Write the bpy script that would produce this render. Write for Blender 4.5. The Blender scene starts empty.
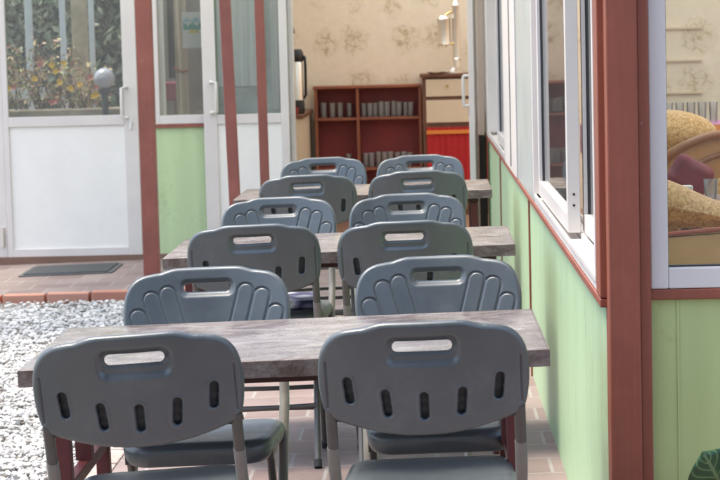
import bpy, math, random
import numpy as np
from mathutils import Vector, Matrix, noise as mnoise
random.seed(7); RNG = np.random.default_rng(7)
S = bpy.context.scene; COL = S.collection
PI = math.pi

# ------------------------------------------------------------------ camera
F_PX = 2170.0; CAM_H = 1.49; ROLL = .025; YAW = math.radians(1.927); PITCH = math.radians(5.245)
cd = bpy.data.cameras.new('camera'); cam = bpy.data.objects.new('camera', cd); COL.objects.link(cam)
cd.sensor_width = 36; cd.lens = F_PX/720*36; cd.clip_start = .1; cd.clip_end = 400
fwd = Vector((-math.sin(YAW)*math.cos(PITCH), math.cos(YAW)*math.cos(PITCH), -math.sin(PITCH)))
rt = Vector((math.cos(YAW), math.sin(YAW), 0)); up = rt.cross(fwd)
r2 = rt*math.cos(ROLL) - up*math.sin(ROLL); u2 = rt*math.sin(ROLL) + up*math.cos(ROLL)
M = Matrix((r2, u2, -fwd)).transposed().to_4x4(); M.translation = (0, 0, CAM_H); cam.matrix_world = M
cd.dof.use_dof = True; cd.dof.focus_distance = 6.2; cd.dof.aperture_fstop = 13.0
S.camera = cam

# ------------------------------------------------------------------ sky, sun, exposure
SUN_DIR = Vector((-.33, .03, .94)).normalized()
SUN_EL = math.asin(SUN_DIR.z); SUN_AZ = math.atan2(SUN_DIR.x, SUN_DIR.y)
w = bpy.data.worlds.new('World'); S.world = w; w.use_nodes = True
nt = w.node_tree; bg = nt.nodes['Background']; sk = nt.nodes.new('ShaderNodeTexSky')
sk.sky_type = 'NISHITA'; sk.sun_disc = False; sk.sun_elevation = SUN_EL; sk.sun_rotation = SUN_AZ
sk.dust_density = 3.0; sk.air_density = 1.0; sk.ozone_density = 1.0
nt.links.new(sk.outputs[0], bg.inputs[0]); bg.inputs[1].default_value = .15
sd = bpy.data.lights.new('sun', 'SUN'); sd.energy = 1.5; sd.angle = math.radians(20); sd.color = (1, .92, .77)
sun = bpy.data.objects.new('sun', sd); COL.objects.link(sun); sun.rotation_euler = SUN_DIR.to_track_quat('Z', 'Y').to_euler()
sun.location = (-6, -3, 9)
S.view_settings.view_transform = 'Standard'; S.view_settings.look = 'None'; S.view_settings.gamma = 1
S.view_settings.use_curve_mapping = False; S.view_settings.exposure = 1.5
S.render.engine = 'CYCLES'

# ------------------------------------------------------------------ materials
def mat(name, col, rough=.5, metal=0, spec=.5, bump=None, var=None, bump_d=.01, coat=0):
    """plain principled with optional noise colour variation (scale, amount) and bump (scale, strength)"""
    m = bpy.data.materials.new(name); m.use_nodes = True; t = m.node_tree; b = t.nodes['Principled BSDF']
    b.inputs['Base Color'].default_value = (*col, 1); b.inputs['Roughness'].default_value = rough
    b.inputs['Metallic'].default_value = metal; b.inputs['Specular IOR Level'].default_value = spec
    b.inputs['Coat Weight'].default_value = coat
    if var or bump:
        tc = t.nodes.new('ShaderNodeTexCoord')
    if var:
        n = t.nodes.new('ShaderNodeTexNoise'); n.inputs['Scale'].default_value = var[0]; n.inputs['Detail'].default_value = 5
        n.inputs['Roughness'].default_value = .65
        t.links.new(tc.outputs['Object'], n.inputs['Vector'])
        r = t.nodes.new('ShaderNodeValToRGB'); a = var[1]
        r.color_ramp.elements[0].position = .3; r.color_ramp.elements[1].position = .7
        r.color_ramp.elements[0].color = (*[c*(1-a) for c in col], 1); r.color_ramp.elements[1].color = (*[min(1, c*(1+a)) for c in col], 1)
        t.links.new(n.outputs['Fac'], r.inputs[0]); t.links.new(r.outputs[0], b.inputs['Base Color'])
        mr = t.nodes.new('ShaderNodeMapRange'); mr.inputs[3].default_value = max(.03, rough-.08); mr.inputs[4].default_value = min(1, rough+.12)
        t.links.new(n.outputs['Fac'], mr.inputs[0]); t.links.new(mr.outputs[0], b.inputs['Roughness'])
    if bump:
        n2 = t.nodes.new('ShaderNodeTexNoise'); n2.inputs['Scale'].default_value = bump[0]; n2.inputs['Detail'].default_value = 4
        t.links.new(tc.outputs['Object'], n2.inputs['Vector'])
        bp = t.nodes.new('ShaderNodeBump'); bp.inputs['Strength'].default_value = bump[1]; bp.inputs['Distance'].default_value = bump_d
        t.links.new(n2.outputs['Fac'], bp.inputs['Height']); t.links.new(bp.outputs[0], b.inputs['Normal'])
    return m

def N(t, kind, **kw):
    n = t.nodes.new(kind)
    for k, v in kw.items():
        if k in n.inputs: n.inputs[k].default_value = v
        else: setattr(n, k, v)
    return n

def ramp(t, src, stops):
    r = t.nodes.new('ShaderNodeValToRGB'); e = r.color_ramp.elements
    e[0].position, e[0].color = stops[0][0], (*stops[0][1], 1); e[1].position, e[1].color = stops[-1][0], (*stops[-1][1], 1)
    for p, c in stops[1:-1]:
        x = e.new(p); x.color = (*c, 1)
    t.links.new(src, r.inputs[0]); return r.outputs[0]

def glass_mat(name, tint=(.93, .96, .95), haze=.03):
    m = bpy.data.materials.new(name); m.use_nodes = True; t = m.node_tree; t.nodes.clear()
    o = N(t, 'ShaderNodeOutputMaterial'); mx = N(t, 'ShaderNodeMixShader'); tr = N(t, 'ShaderNodeBsdfTransparent'); gl = N(t, 'ShaderNodeBsdfGlossy')
    tr.inputs[0].default_value = (*tint, 1); gl.inputs['Roughness'].default_value = .02
    fr = N(t, 'ShaderNodeFresnel'); fr.inputs[0].default_value = 1.5
    t.links.new(fr.outputs[0], mx.inputs[0]); t.links.new(tr.outputs[0], mx.inputs[1]); t.links.new(gl.outputs[0], mx.inputs[2])
    df = N(t, 'ShaderNodeBsdfDiffuse'); df.inputs[0].default_value = (.8, .8, .78, 1); m2 = N(t, 'ShaderNodeMixShader'); m2.inputs[0].default_value = haze  # pale film in the mix stands in for reflected haze and highlights
    t.links.new(mx.outputs[0], m2.inputs[1]); t.links.new(df.outputs[0], m2.inputs[2]); t.links.new(m2.outputs[0], o.inputs[0]); return m

def plastic_mat():
    """moulded plastic: fine grain, handling scuffs and dusty patches that differ from chair to chair"""
    m = mat('grey_plastic', (.07, .084, .09), .33, spec=1.0); t = m.node_tree; b = t.nodes['Principled BSDF']
    tc = N(t, 'ShaderNodeTexCoord'); oi = N(t, 'ShaderNodeObjectInfo'); sc = N(t, 'ShaderNodeVectorMath', operation='SCALE'); sc.inputs[0].default_value = (13, 7, 5)
    t.links.new(oi.outputs['Random'], sc.inputs['Scale']); ad = N(t, 'ShaderNodeVectorMath', operation='ADD')
    t.links.new(tc.outputs['Object'], ad.inputs[0]); t.links.new(sc.outputs[0], ad.inputs[1]); V = ad.outputs[0]
    n0 = N(t, 'ShaderNodeTexNoise', Scale=9.0, Detail=7.0, Roughness=.7); t.links.new(V, n0.inputs['Vector'])
    c0 = ramp(t, n0.outputs['Fac'], [(.3, (.055, .069, .075)), (.55, (.066, .082, .088)), (.75, (.092, .108, .114))])
    mp = N(t, 'ShaderNodeMapping'); mp.inputs['Scale'].default_value = (6, 60, 90); mp.inputs['Rotation'].default_value = (.2, .5, .3); t.links.new(V, mp.inputs[0])
    n1 = N(t, 'ShaderNodeTexNoise', Scale=2.0, Detail=3.0, Roughness=.6); t.links.new(mp.outputs[0], n1.inputs['Vector'])
    s1 = ramp(t, n1.outputs['Fac'], [(.70, (0, 0, 0)), (.78, (.35, .35, .35))])
    mx = N(t, 'ShaderNodeMix', data_type='RGBA'); t.links.new(s1, mx.inputs[0]); t.links.new(c0, mx.inputs[6]); mx.inputs[7].default_value = (.17, .185, .19, 1)
    t.links.new(mx.outputs[2], b.inputs['Base Color'])
    r = N(t, 'ShaderNodeMapRange'); r.inputs[1].default_value = .3; r.inputs[2].default_value = .7; r.inputs[3].default_value = .27; r.inputs[4].default_value = .46
    t.links.new(n0.outputs['Fac'], r.inputs[0]); t.links.new(r.outputs[0], b.inputs['Roughness'])
    n2 = N(t, 'ShaderNodeTexNoise', Scale=700.0, Detail=2.0); t.links.new(tc.outputs['Object'], n2.inputs['Vector'])
    bp = N(t, 'ShaderNodeBump', Strength=.15, Distance=.001)
    t.links.new(n2.outputs['Fac'], bp.inputs['Height']); t.links.new(bp.outputs[0], b.inputs['Normal'])
    return m

def granite_mat(name='granite_laminate', dark=1.0):
    m = mat(name, (.3, .26, .26), .30); t = m.node_tree; b = t.nodes['Principled BSDF']; tc = N(t, 'ShaderNodeTexCoord')
    mp = N(t, 'ShaderNodeMapping'); mp.inputs['Scale'].default_value = (1, 1.5, 1.5); mp.inputs['Rotation'].default_value = (0, 0, .35)
    t.links.new(tc.outputs['Object'], mp.inputs[0])
    n1 = N(t, 'ShaderNodeTexNoise', Scale=5.0, Detail=10.0, Roughness=.74, Distortion=.8); t.links.new(mp.outputs[0], n1.inputs['Vector'])
    k = dark
    c1 = ramp(t, n1.outputs['Fac'], [(.30, (.045*k, .028*k, .022*k)), (.44, (.145*k, .108*k, .092*k)), (.54, (.24*k, .205*k, .185*k)), (.70, (.43*k, .40*k, .375*k))])
    n2 = N(t, 'ShaderNodeTexNoise', Scale=120.0, Detail=4.0, Roughness=.8); t.links.new(tc.outputs['Object'], n2.inputs['Vector'])
    c2 = ramp(t, n2.outputs['Fac'], [(.35, (.5, .45, .43)), (.65, (1, 1, 1))])
    mx = N(t, 'ShaderNodeMix', data_type='RGBA', blend_type='MULTIPLY'); mx.inputs[0].default_value = .7
    t.links.new(c1, mx.inputs[6]); t.links.new(c2, mx.inputs[7]); t.links.new(mx.outputs[2], b.inputs['Base Color'])
    n3 = N(t, 'ShaderNodeTexNoise', Scale=3.0, Detail=6.0, Roughness=.75); t.links.new(tc.outputs['Object'], n3.inputs['Vector'])
    mr = N(t, 'ShaderNodeMapRange'); mr.inputs[1].default_value = .3; mr.inputs[2].default_value = .7; mr.inputs[3].default_value = .14; mr.inputs[4].default_value = .42
    t.links.new(n3.outputs['Fac'], mr.inputs[0]); t.links.new(mr.outputs[0], b.inputs['Roughness'])
    return m

def paint_mat(name, col):
    """brush-painted wood: streaks along the length, faded patches and small chips"""
    m = mat(name, col, .5); t = m.node_tree; b = t.nodes['Principled BSDF']; tc = N(t, 'ShaderNodeTexCoord')
    mp = N(t, 'ShaderNodeMapping'); mp.inputs['Scale'].default_value = (40, 40, 1.5); t.links.new(tc.outputs['Object'], mp.inputs[0])
    n = N(t, 'ShaderNodeTexNoise', Scale=2.0, Detail=5.0, Roughness=.65); t.links.new(mp.outputs[0], n.inputs['Vector'])
    n2 = N(t, 'ShaderNodeTexNoise', Scale=4.0, Detail=6.0, Roughness=.7); t.links.new(tc.outputs['Object'], n2.inputs['Vector'])
    c = ramp(t, n2.outputs['Fac'], [(.3, tuple(x*.82 for x in col)), (.55, col), (.75, tuple(x*1.18+.01 for x in col))])
    s_ = ramp(t, n.outputs['Fac'], [(.3, (.86, .86, .86)), (.7, (1.0, 1.0, 1.0))])
    mx = N(t, 'ShaderNodeMix', data_type='RGBA', blend_type='MULTIPLY'); mx.inputs[0].default_value = 1; t.links.new(c, mx.inputs[6]); t.links.new(s_, mx.inputs[7])
    v = N(t, 'ShaderNodeTexNoise', Scale=38.0, Detail=3.0); t.links.new(tc.outputs['Object'], v.inputs['Vector'])
    ch = ramp(t, v.outputs['Fac'], [(.735, (0, 0, 0)), (.75, (1, 1, 1))])
    m2 = N(t, 'ShaderNodeMix', data_type='RGBA'); t.links.new(ch, m2.inputs[0]); t.links.new(mx.outputs[2], m2.inputs[6]); m2.inputs[7].default_value = (.33, .22, .18, 1)
    t.links.new(m2.outputs[2], b.inputs['Base Color'])
    bp = N(t, 'ShaderNodeBump', Strength=.25, Distance=.002); t.links.new(n.outputs['Fac'], bp.inputs['Height']); t.links.new(bp.outputs[0], b.inputs['Normal'])
    return m

def wallpaper_mat():
    m = mat('flowered_wallpaper', (.55, .44, .30), .75); t = m.node_tree; b = t.nodes['Principled BSDF']; tc = N(t, 'ShaderNodeTexCoord')
    wn = N(t, 'ShaderNodeTexNoise', Scale=9.0, Detail=3.0); t.links.new(tc.outputs['Object'], wn.inputs['Vector'])
    ad = N(t, 'ShaderNodeMixRGB', blend_type='LINEAR_LIGHT'); ad.inputs[0].default_value = .10
    t.links.new(tc.outputs['Object'], ad.inputs[1]); t.links.new(wn.outputs['Color'], ad.inputs[2])
    v1 = N(t, 'ShaderNodeTexVoronoi', Scale=2.9, Randomness=.45); t.links.new(ad.outputs[0], v1.inputs['Vector'])
    clump = ramp(t, v1.outputs['Distance'], [(.22, (1, 1, 1)), (.42, (0, 0, 0))])
    v2 = N(t, 'ShaderNodeTexVoronoi', Scale=15.0, feature='DISTANCE_TO_EDGE'); t.links.new(ad.outputs[0], v2.inputs['Vector'])
    pet = ramp(t, v2.outputs['Distance'], [(.05, (1, 1, 1)), (.16, (.3, .3, .3))])
    n3 = N(t, 'ShaderNodeTexNoise', Scale=22.0, Detail=3.0); t.links.new(tc.outputs['Object'], n3.inputs['Vector'])
    n3r = ramp(t, n3.outputs['Fac'], [(.34, (.15, .15, .15)), (.62, (1, 1, 1))])
    m1 = N(t, 'ShaderNodeMath', operation='MULTIPLY'); t.links.new(clump, m1.inputs[0]); t.links.new(pet, m1.inputs[1])
    m2 = N(t, 'ShaderNodeMath', operation='MULTIPLY'); t.links.new(m1.outputs[0], m2.inputs[0]); t.links.new(n3r, m2.inputs[1])
    m3 = N(t, 'ShaderNodeMath', operation='MULTIPLY'); t.links.new(m2.outputs[0], m3.inputs[0]); m3.inputs[1].default_value = .85
    base = ramp(t, n3.outputs['Fac'], [(.2, (.74, .65, .505)), (.8, (.81, .715, .57))])
    mx = N(t, 'ShaderNodeMix', data_type='RGBA'); t.links.new(m3.outputs[0], mx.inputs[0]); t.links.new(base, mx.inputs[6])
    mx.inputs[7].default_value = (.42, .33, .18, 1); t.links.new(mx.outputs[2], b.inputs['Base Color'])
    return m

def tile_mat():
    m = mat('pink_paving', (.45, .30, .25), .6); t = m.node_tree; b = t.nodes['Principled BSDF']; tc = N(t, 'ShaderNodeTexCoord')
    br = N(t, 'ShaderNodeTexBrick', Scale=1.0); br.offset = .5
    br.inputs['Color1'].default_value = (.22, .155, .14, 1); br.inputs['Color2'].default_value = (.29, .225, .205, 1); br.inputs['Mortar'].default_value = (.33, .30, .28, 1)
    br.inputs['Mortar Size'].default_value = .007; br.inputs['Brick Width'].default_value = .26; br.inputs['Row Height'].default_value = .26; br.inputs['Bias'].default_value = .1
    t.links.new(tc.outputs['Object'], br.inputs['Vector'])
    n = N(t, 'ShaderNodeTexNoise', Scale=3.0, Detail=8.0, Roughness=.7); t.links.new(tc.outputs['Object'], n.inputs['Vector'])
    st = ramp(t, n.outputs['Fac'], [(.3, (.72, .70, .70)), (.62, (1, 1, 1))])
    mx = N(t, 'ShaderNodeMix', data_type='RGBA', blend_type='MULTIPLY'); mx.inputs[0].default_value = 1
    t.links.new(br.outputs['Color'], mx.inputs[6]); t.links.new(st, mx.inputs[7]); t.links.new(mx.outputs[2], b.inputs['Base Color'])
    bp = N(t, 'ShaderNodeBump', Strength=.5, Distance=.004, invert=True); t.links.new(br.outputs['Fac'], bp.inputs['Height']); t.links.new(bp.outputs[0], b.inputs['Normal'])
    return m

def brocade_mat():
    m = mat('gold_brocade', (.5, .36, .14), .6); t = m.node_tree; b = t.nodes['Principled BSDF']; tc = N(t, 'ShaderNodeTexCoord')
    v = N(t, 'ShaderNodeTexVoronoi', Scale=40.0, feature='DISTANCE_TO_EDGE')
    wn = N(t, 'ShaderNodeTexNoise', Scale=26.0, Detail=3.0); t.links.new(tc.outputs['Object'], wn.inputs['Vector'])
    ad = N(t, 'ShaderNodeMixRGB', blend_type='LINEAR_LIGHT'); ad.inputs[0].default_value = .05
    t.links.new(tc.outputs['Object'], ad.inputs[1]); t.links.new(wn.outputs['Color'], ad.inputs[2]); t.links.new(ad.outputs[0], v.inputs['Vector'])
    c = ramp(t, v.outputs['Distance'], [(.02, (.40, .18, .05)), (.08, (.62, .39, .14)), (.4, (.70, .47, .20))])
    t.links.new(c, b.inputs['Base Color']); return m

def painted_panel(name, col):
    """painted board: faint vertical brush streaks and scuffs"""
    m = mat(name, col, .5); t = m.node_tree; b = t.nodes['Principled BSDF']; tc = N(t, 'ShaderNodeTexCoord')
    mp = N(t, 'ShaderNodeMapping'); mp.inputs['Scale'].default_value = (6, 6, .5); t.links.new(tc.outputs['Object'], mp.inputs[0])
    n = N(t, 'ShaderNodeTexNoise', Scale=2.0, Detail=6.0, Roughness=.6); t.links.new(mp.outputs[0], n.inputs['Vector'])
    c = ramp(t, n.outputs['Fac'], [(.3, tuple(x*.92 for x in col)), (.7, tuple(min(1, x*1.05) for x in col))])
    n2 = N(t, 'ShaderNodeTexNoise', Scale=5.0, Detail=8.0, Roughness=.8); t.links.new(tc.outputs['Object'], n2.inputs['Vector'])
    d = ramp(t, n2.outputs['Fac'], [(.32, (.80, .77, .70)), (.45, (1, 1, 1))])
    mx = N(t, 'ShaderNodeMix', data_type='RGBA', blend_type='MULTIPLY'); mx.inputs[0].default_value = 1
    t.links.new(c, mx.inputs[6]); t.links.new(d, mx.inputs[7]); t.links.new(mx.outputs[2], b.inputs['Base Color'])
    bp = N(t, 'ShaderNodeBump', Strength=.15, Distance=.004); t.links.new(n.outputs['Fac'], bp.inputs['Height']); t.links.new(bp.outputs[0], b.inputs['Normal'])
    return m

def gravel_mat(name, base):
    m = mat(name, base, .85); t = m.node_tree; b = t.nodes['Principled BSDF']
    g = N(t, 'ShaderNodeNewGeometry'); tc = N(t, 'ShaderNodeTexCoord')
    c = ramp(t, g.outputs['Random Per Island'], [(0, (.28, .25, .22)), (.10, (.48, .46, .435)), (.5, (.61, .595, .565)), (1, (.77, .755, .72))])
    n = N(t, 'ShaderNodeTexNoise', Scale=60.0, Detail=4.0); t.links.new(tc.outputs['Object'], n.inputs['Vector'])
    d = ramp(t, n.outputs['Fac'], [(.3, (.8, .8, .8)), (.6, (1, 1, 1))])
    mx = N(t, 'ShaderNodeMix', data_type='RGBA', blend_type='MULTIPLY'); mx.inputs[0].default_value = 1
    t.links.new(c, mx.inputs[6]); t.links.new(d, mx.inputs[7]); t.links.new(mx.outputs[2], b.inputs['Base Color'])
    return m

def ground_mat():
    m = mat('gravel_bed', (.3, .3, .29), .9); t = m.node_tree; b = t.nodes['Principled BSDF']; tc = N(t, 'ShaderNodeTexCoord')
    v = N(t, 'ShaderNodeTexVoronoi', Scale=40.0); t.links.new(tc.outputs['Object'], v.inputs['Vector'])
    c = ramp(t, v.outputs['Distance'], [(.1, (.34, .32, .29)), (.5, (.20, .18, .155)), (.8, (.07, .06, .05))])
    t.links.new(c, b.inputs['Base Color'])
    bp = N(t, 'ShaderNodeBump', Strength=.8, Distance=.02, invert=True); t.links.new(v.outputs['Distance'], bp.inputs['Height']); t.links.new(bp.outputs[0], b.inputs['Normal'])
    return m

def island_mat(name, stops, rough=.6, trans=0):
    m = mat(name, stops[0][1], rough); t = m.node_tree; b = t.nodes['Principled BSDF']; g = N(t, 'ShaderNodeNewGeometry')
    t.links.new(ramp(t, g.outputs['Random Per Island'], stops), b.inputs['Base Color'])
    return m

def sheet_mat(name, col, rough=.6):
    """translucent roof sheet"""
    m = bpy.data.materials.new(name); m.use_nodes = True; t = m.node_tree; t.nodes.clear()
    o = N(t, 'ShaderNodeOutputMaterial'); mx = N(t, 'ShaderNodeMixShader'); a = N(t, 'ShaderNodeBsdfTransparent'); d = N(t, 'ShaderNodeBsdfTranslucent')
    a.inputs[0].default_value = (*col, 1); d.inputs[0].default_value = (*col, 1); mx.inputs[0].default_value = rough
    t.links.new(a.outputs[0], mx.inputs[1]); t.links.new(d.outputs[0], mx.inputs[2]); t.links.new(mx.outputs[0], o.inputs[0]); return m

def leaf_vein_mat():
    m = mat('veined_leaf', (.03, .09, .03), .4); t = m.node_tree; b = t.nodes['Principled BSDF']; tc = N(t, 'ShaderNodeTexCoord')
    sx = N(t, 'ShaderNodeSeparateXYZ'); t.links.new(tc.outputs['UV'], sx.inputs[0])
    # veins: midrib (u=.5) and side ribs slanting
    a = N(t, 'ShaderNodeMath', operation='SUBTRACT'); t.links.new(sx.outputs[0], a.inputs[0]); a.inputs[1].default_value = .5
    ab = N(t, 'ShaderNodeMath', operation='ABSOLUTE'); t.links.new(a.outputs[0], ab.inputs[0])
    s = N(t, 'ShaderNodeMath', operation='SUBTRACT'); t.links.new(sx.outputs[1], s.inputs[0]); t.links.new(ab.outputs[0], s.inputs[1])
    mm = N(t, 'ShaderNodeMath', operation='MULTIPLY'); t.links.new(s.outputs[0], mm.inputs[0]); mm.inputs[1].default_value = 6
    fr = N(t, 'ShaderNodeMath', operation='PINGPONG'); t.links.new(mm.outputs[0], fr.inputs[0]); fr.inputs[1].default_value = .5
    mn = N(t, 'ShaderNodeMath', operation='MINIMUM'); t.links.new(fr.outputs[0], mn.inputs[0])
    k = N(t, 'ShaderNodeMath', operation='MULTIPLY'); t.links.new(ab.outputs[0], k.inputs[0]); k.inputs[1].default_value = 3.0; t.links.new(k.outputs[0], mn.inputs[1])
    t.links.new(ramp(t, mn.outputs[0], [(.02, (.14, .22, .09)), (.11, (.022, .075, .025)), (.5, (.015, .055, .02))]), b.inputs['Base Color'])
    return m

PL = plastic_mat()
GRAN = granite_mat(); EDGEB = granite_mat('brown_edge_band', 1.05); WALLP = wallpaper_mat(); TILE = tile_mat(); BROC = brocade_mat()
TUBE = mat('taupe_tube', (.075, .068, .06), .35, .0, var=(30, .12), coat=.3)
TUBE2 = mat('pale_sleeve', (.19, .18, .16), .35, var=(30, .1))
RUBBER = mat('black_rubber', (.02, .02, .02), .7)
SLOTSHADE = mat('slot_shade', (.025, .03, .032), .6)
REDPAINT = paint_mat('red_oxide_paint', (.30, .086, .050))
REDPOST = paint_mat('red_oxide_post', (.30, .095, .068))
DARKRED = mat('dark_red_steel', (.105, .020, .018), .45, var=(12, .25))
DARKBEAM = mat('dark_maroon_steel', (.045, .012, .011), .5, var=(12, .25))
ALU = mat('white_aluminium', (.70, .66, .62), .35, var=(4, .04))
ALUD = mat('gasket_and_gap_shade', (.02, .02, .022), .6)
WPANEL = mat('white_panel', (.86, .845, .79), .45, var=(5, .025))
GREEN = painted_panel('pale_green_board', (.41, .565, .345))
GREENE = painted_panel('light_green_board', (.52, .66, .37)); GREENY = painted_panel('olive_green_board', (.47, .55, .23))
GLASS = glass_mat('window_glass'); GLASSD = glass_mat('door_glass', (.93, .95, .94), .09)
BRICK = island_mat('kerb_brick', [(0, (.50, .20, .12)), (.35, (.56, .17, .07)), (.6, (.50, .26, .19)), (1, (.44, .19, .13))], .8)
MORTAR = mat('mortar', (.40, .33, .29), .9, var=(20, .3), bump=(60, .5))
GROUND = ground_mat(); STONE = gravel_mat('crushed_stone', (.45, .45, .44))
WOODRED = mat('red_stained_wood', (.31, .036, .034), .45, var=(3, .25))
WOODEDGE = mat('reddish_wood_edge', (.24, .075, .035), .45, var=(8, .2))
BROWN = mat('brown_wood', (.15, .06, .03), .45, var=(6, .25))
CREAM = mat('cream_laminate', (.64, .52, .37), .5, var=(3, .06))
REDCLOTH = mat('red_cloth', (.42, .010, .012), .7, bump=(25, .4))
ORANGE = mat('orange_band', (.70, .22, .03), .6)
CHROME = mat('chrome', (.85, .83, .79), .30, 1.0)
BRASS = mat('brass', (.72, .5, .22), .25, 1.0)
BLACK = mat('black_plastic', (.012, .012, .013), .35)
TUMBLER = glass_mat('tumbler_glass', (.95, .95, .95), .16)
MAT_ = mat('charcoal_mat', (.065, .07, .075), .95, var=(60, .35), bump=(150, .8))
MATEDGE = mat('mat_edge', (.11, .115, .12), .9)
CURTAIN = mat('pale_curtain', (.86, .88, .84), .8, var=(2, .06))
BEIGE = mat('beige_drape', (.42, .36, .28), .8, var=(3, .15))
DRAPE = mat('brown_drape', (.05, .04, .03), .8, var=(6, .4))
GREYW = mat('grey_inner_wall', (.16, .15, .13), .8, var=(3, .2))
SHEET = sheet_mat('fibreglass_sheet', (.86, .87, .85)); CEIL = sheet_mat('ceiling_sheet', (.97, .94, .88), .35)
HEDGE = island_mat('hedge_leaf', [(0, (.09, .11, .06)), (.5, (.21, .25, .15)), (1, (.38, .40, .26))], .5)  # hedge and shrub tones lightened to hold the door glass's reflected haze
SHRUBL = island_mat('shrub_leaf', [(0, (.22, .17, .10)), (.3, (.48, .26, .20)), (.6, (.42, .46, .18)), (.8, (.60, .52, .26)), (1, (.62, .38, .32))], .5)
PETALY = mat('yellow_petal', (.80, .50, .03), .5); PETALR = mat('pink_petal', (.55, .17, .15), .5)
BARK = mat('bark', (.12, .085, .055), .85, var=(20, .3))
BLUEP = mat('pale_blue_steel', (.55, .585, .59), .45, var=(4, .1))
TANP = mat('tan_post', (.36, .30, .18), .7, var=(6, .3))
CONC = mat('weathered_concrete', (.27, .23, .17), .85, var=(5, .25), bump=(30, .4))
GLOBE = mat('frosted_globe', (.36, .37, .42), .12, coat=.6)
IRON = mat('dark_iron', (.05, .055, .06), .5)
TERRA = mat('terracotta', (.30, .12, .07), .75, var=(6, .2))
LEAFV = leaf_vein_mat(); STEM = mat('green_stem', (.06, .12, .04), .5)
CARVED = mat('carved_wood', (.48, .24, .08), .35, var=(7, .3), coat=.3)
BROWNRIM = mat('dark_carved_edge', (.27, .10, .03), .35, var=(14, .3), coat=.3)
PURPLE = mat('purple_cloth', (.38, .16, .32), .65, var=(4, .15)); CUSHION = mat('maroon_cushion', (.22, .035, .05), .7, var=(10, .2))
TANPANEL = mat('tan_upholstery', (.74, .44, .16), .6, var=(4, .15)); PIPING = mat('red_piping', (.42, .09, .04), .5)
POSTERW = mat('poster_paper', (.66, .66, .60), .6); POSTERG = mat('poster_green', (.08, .33, .25), .6); POSTERY = mat('poster_yellow', (.62, .50, .04), .6); POSTERB = mat('poster_blue', (.30, .50, .55), .6)

# ------------------------------------------------------------------ mesh helpers
class MB:
    def __init__(s): s.v = []; s.f = []; s.sm = []
    def add(s, vs, fs, smooth=False):
        o = len(s.v); s.v += [tuple(p) for p in vs]; s.f += [tuple(i+o for i in q) for q in fs]; s.sm += [smooth]*len(fs)
        return s
    def box(s, x0, x1, y0, y1, z0, z1):
        vs = [(x0, y0, z0), (x1, y0, z0), (x1, y1, z0), (x0, y1, z0), (x0, y0, z1), (x1, y0, z1), (x1, y1, z1), (x0, y1, z1)]
        return s.add(vs, [(0, 3, 2, 1), (4, 5, 6, 7), (0, 1, 5, 4), (1, 2, 6, 5), (2, 3, 7, 6), (3, 0, 4, 7)])
    def tube(s, pts, r, n=12, cap=True):
        pts = [Vector(p) for p in pts]; rs = r if isinstance(r, (list, tuple)) else [r]*len(pts)
        vs = []; fs = []; a = None
        for i, p in enumerate(pts):
            d = (pts[min(i+1, len(pts)-1)] - pts[max(i-1, 0)]).normalized()
            if a is None: a = d.orthogonal().normalized()
            a = (a - d*a.dot(d)).normalized(); b = d.cross(a)
            for k in range(n):
                t = 2*PI*k/n; vs.append(p + (a*math.cos(t)+b*math.sin(t))*rs[i])
        for i in range(len(pts)-1):
            for k in range(n):
                fs.append((i*n+k, i*n+(k+1) % n, (i+1)*n+(k+1) % n, (i+1)*n+k))
        if cap: fs.append(tuple(range(n-1, -1, -1))); fs.append(tuple((len(pts)-1)*n+k for k in range(n)))
        return s.add(vs, fs, True)
    def lathe(s, prof, c=(0, 0, 0), n=24):
        vs = []; fs = []
        for r, z in prof:
            for k in range(n):
                t = 2*PI*k/n; vs.append((c[0]+r*math.cos(t), c[1]+r*math.sin(t), c[2]+z))
        for i in range(len(prof)-1):
            for k in range(n): fs.append((i*n+k, i*n+(k+1) % n, (i+1)*n+(k+1) % n, (i+1)*n+k))
        fs.append(tuple(range(n-1, -1, -1))); fs.append(tuple((len(prof)-1)*n+k for k in range(n)))
        return s.add(vs, fs, True)
    def prism_y(s, poly, y0, y1):
        n = len(poly); vs = [(x, y0, z) for x, z in poly]+[(x, y1, z) for x, z in poly]
        fs = [tuple(range(n)), tuple(range(2*n-1, n-1, -1))]+[(i, i+n, (i+1) % n+n, (i+1) % n) for i in range(n)]
        return s.add(vs, fs)
    def build(s, name, m, parent=None, bevel=0, seg=2, label=None):
        me = bpy.data.meshes.new(name); me.from_pydata(s.v, [], s.f); me.validate()
        if len(me.polygons) == len(s.sm): me.polygons.foreach_set('use_smooth', s.sm)
        me.materials.append(m); me.update()
        if any(s.sm):
            try: me.set_sharp_from_angle(angle=math.radians(42))
            except Exception: pass
        o = bpy.data.objects.new(name, me); COL.objects.link(o)
        if parent: o.parent = parent
        if bevel:
            b = o.modifiers.new('bevel', 'BEVEL'); b.width = bevel; b.segments = seg; b.limit_method = 'ANGLE'; b.angle_limit = math.radians(50)
        if label: o['label'] = label
        return o

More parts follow.
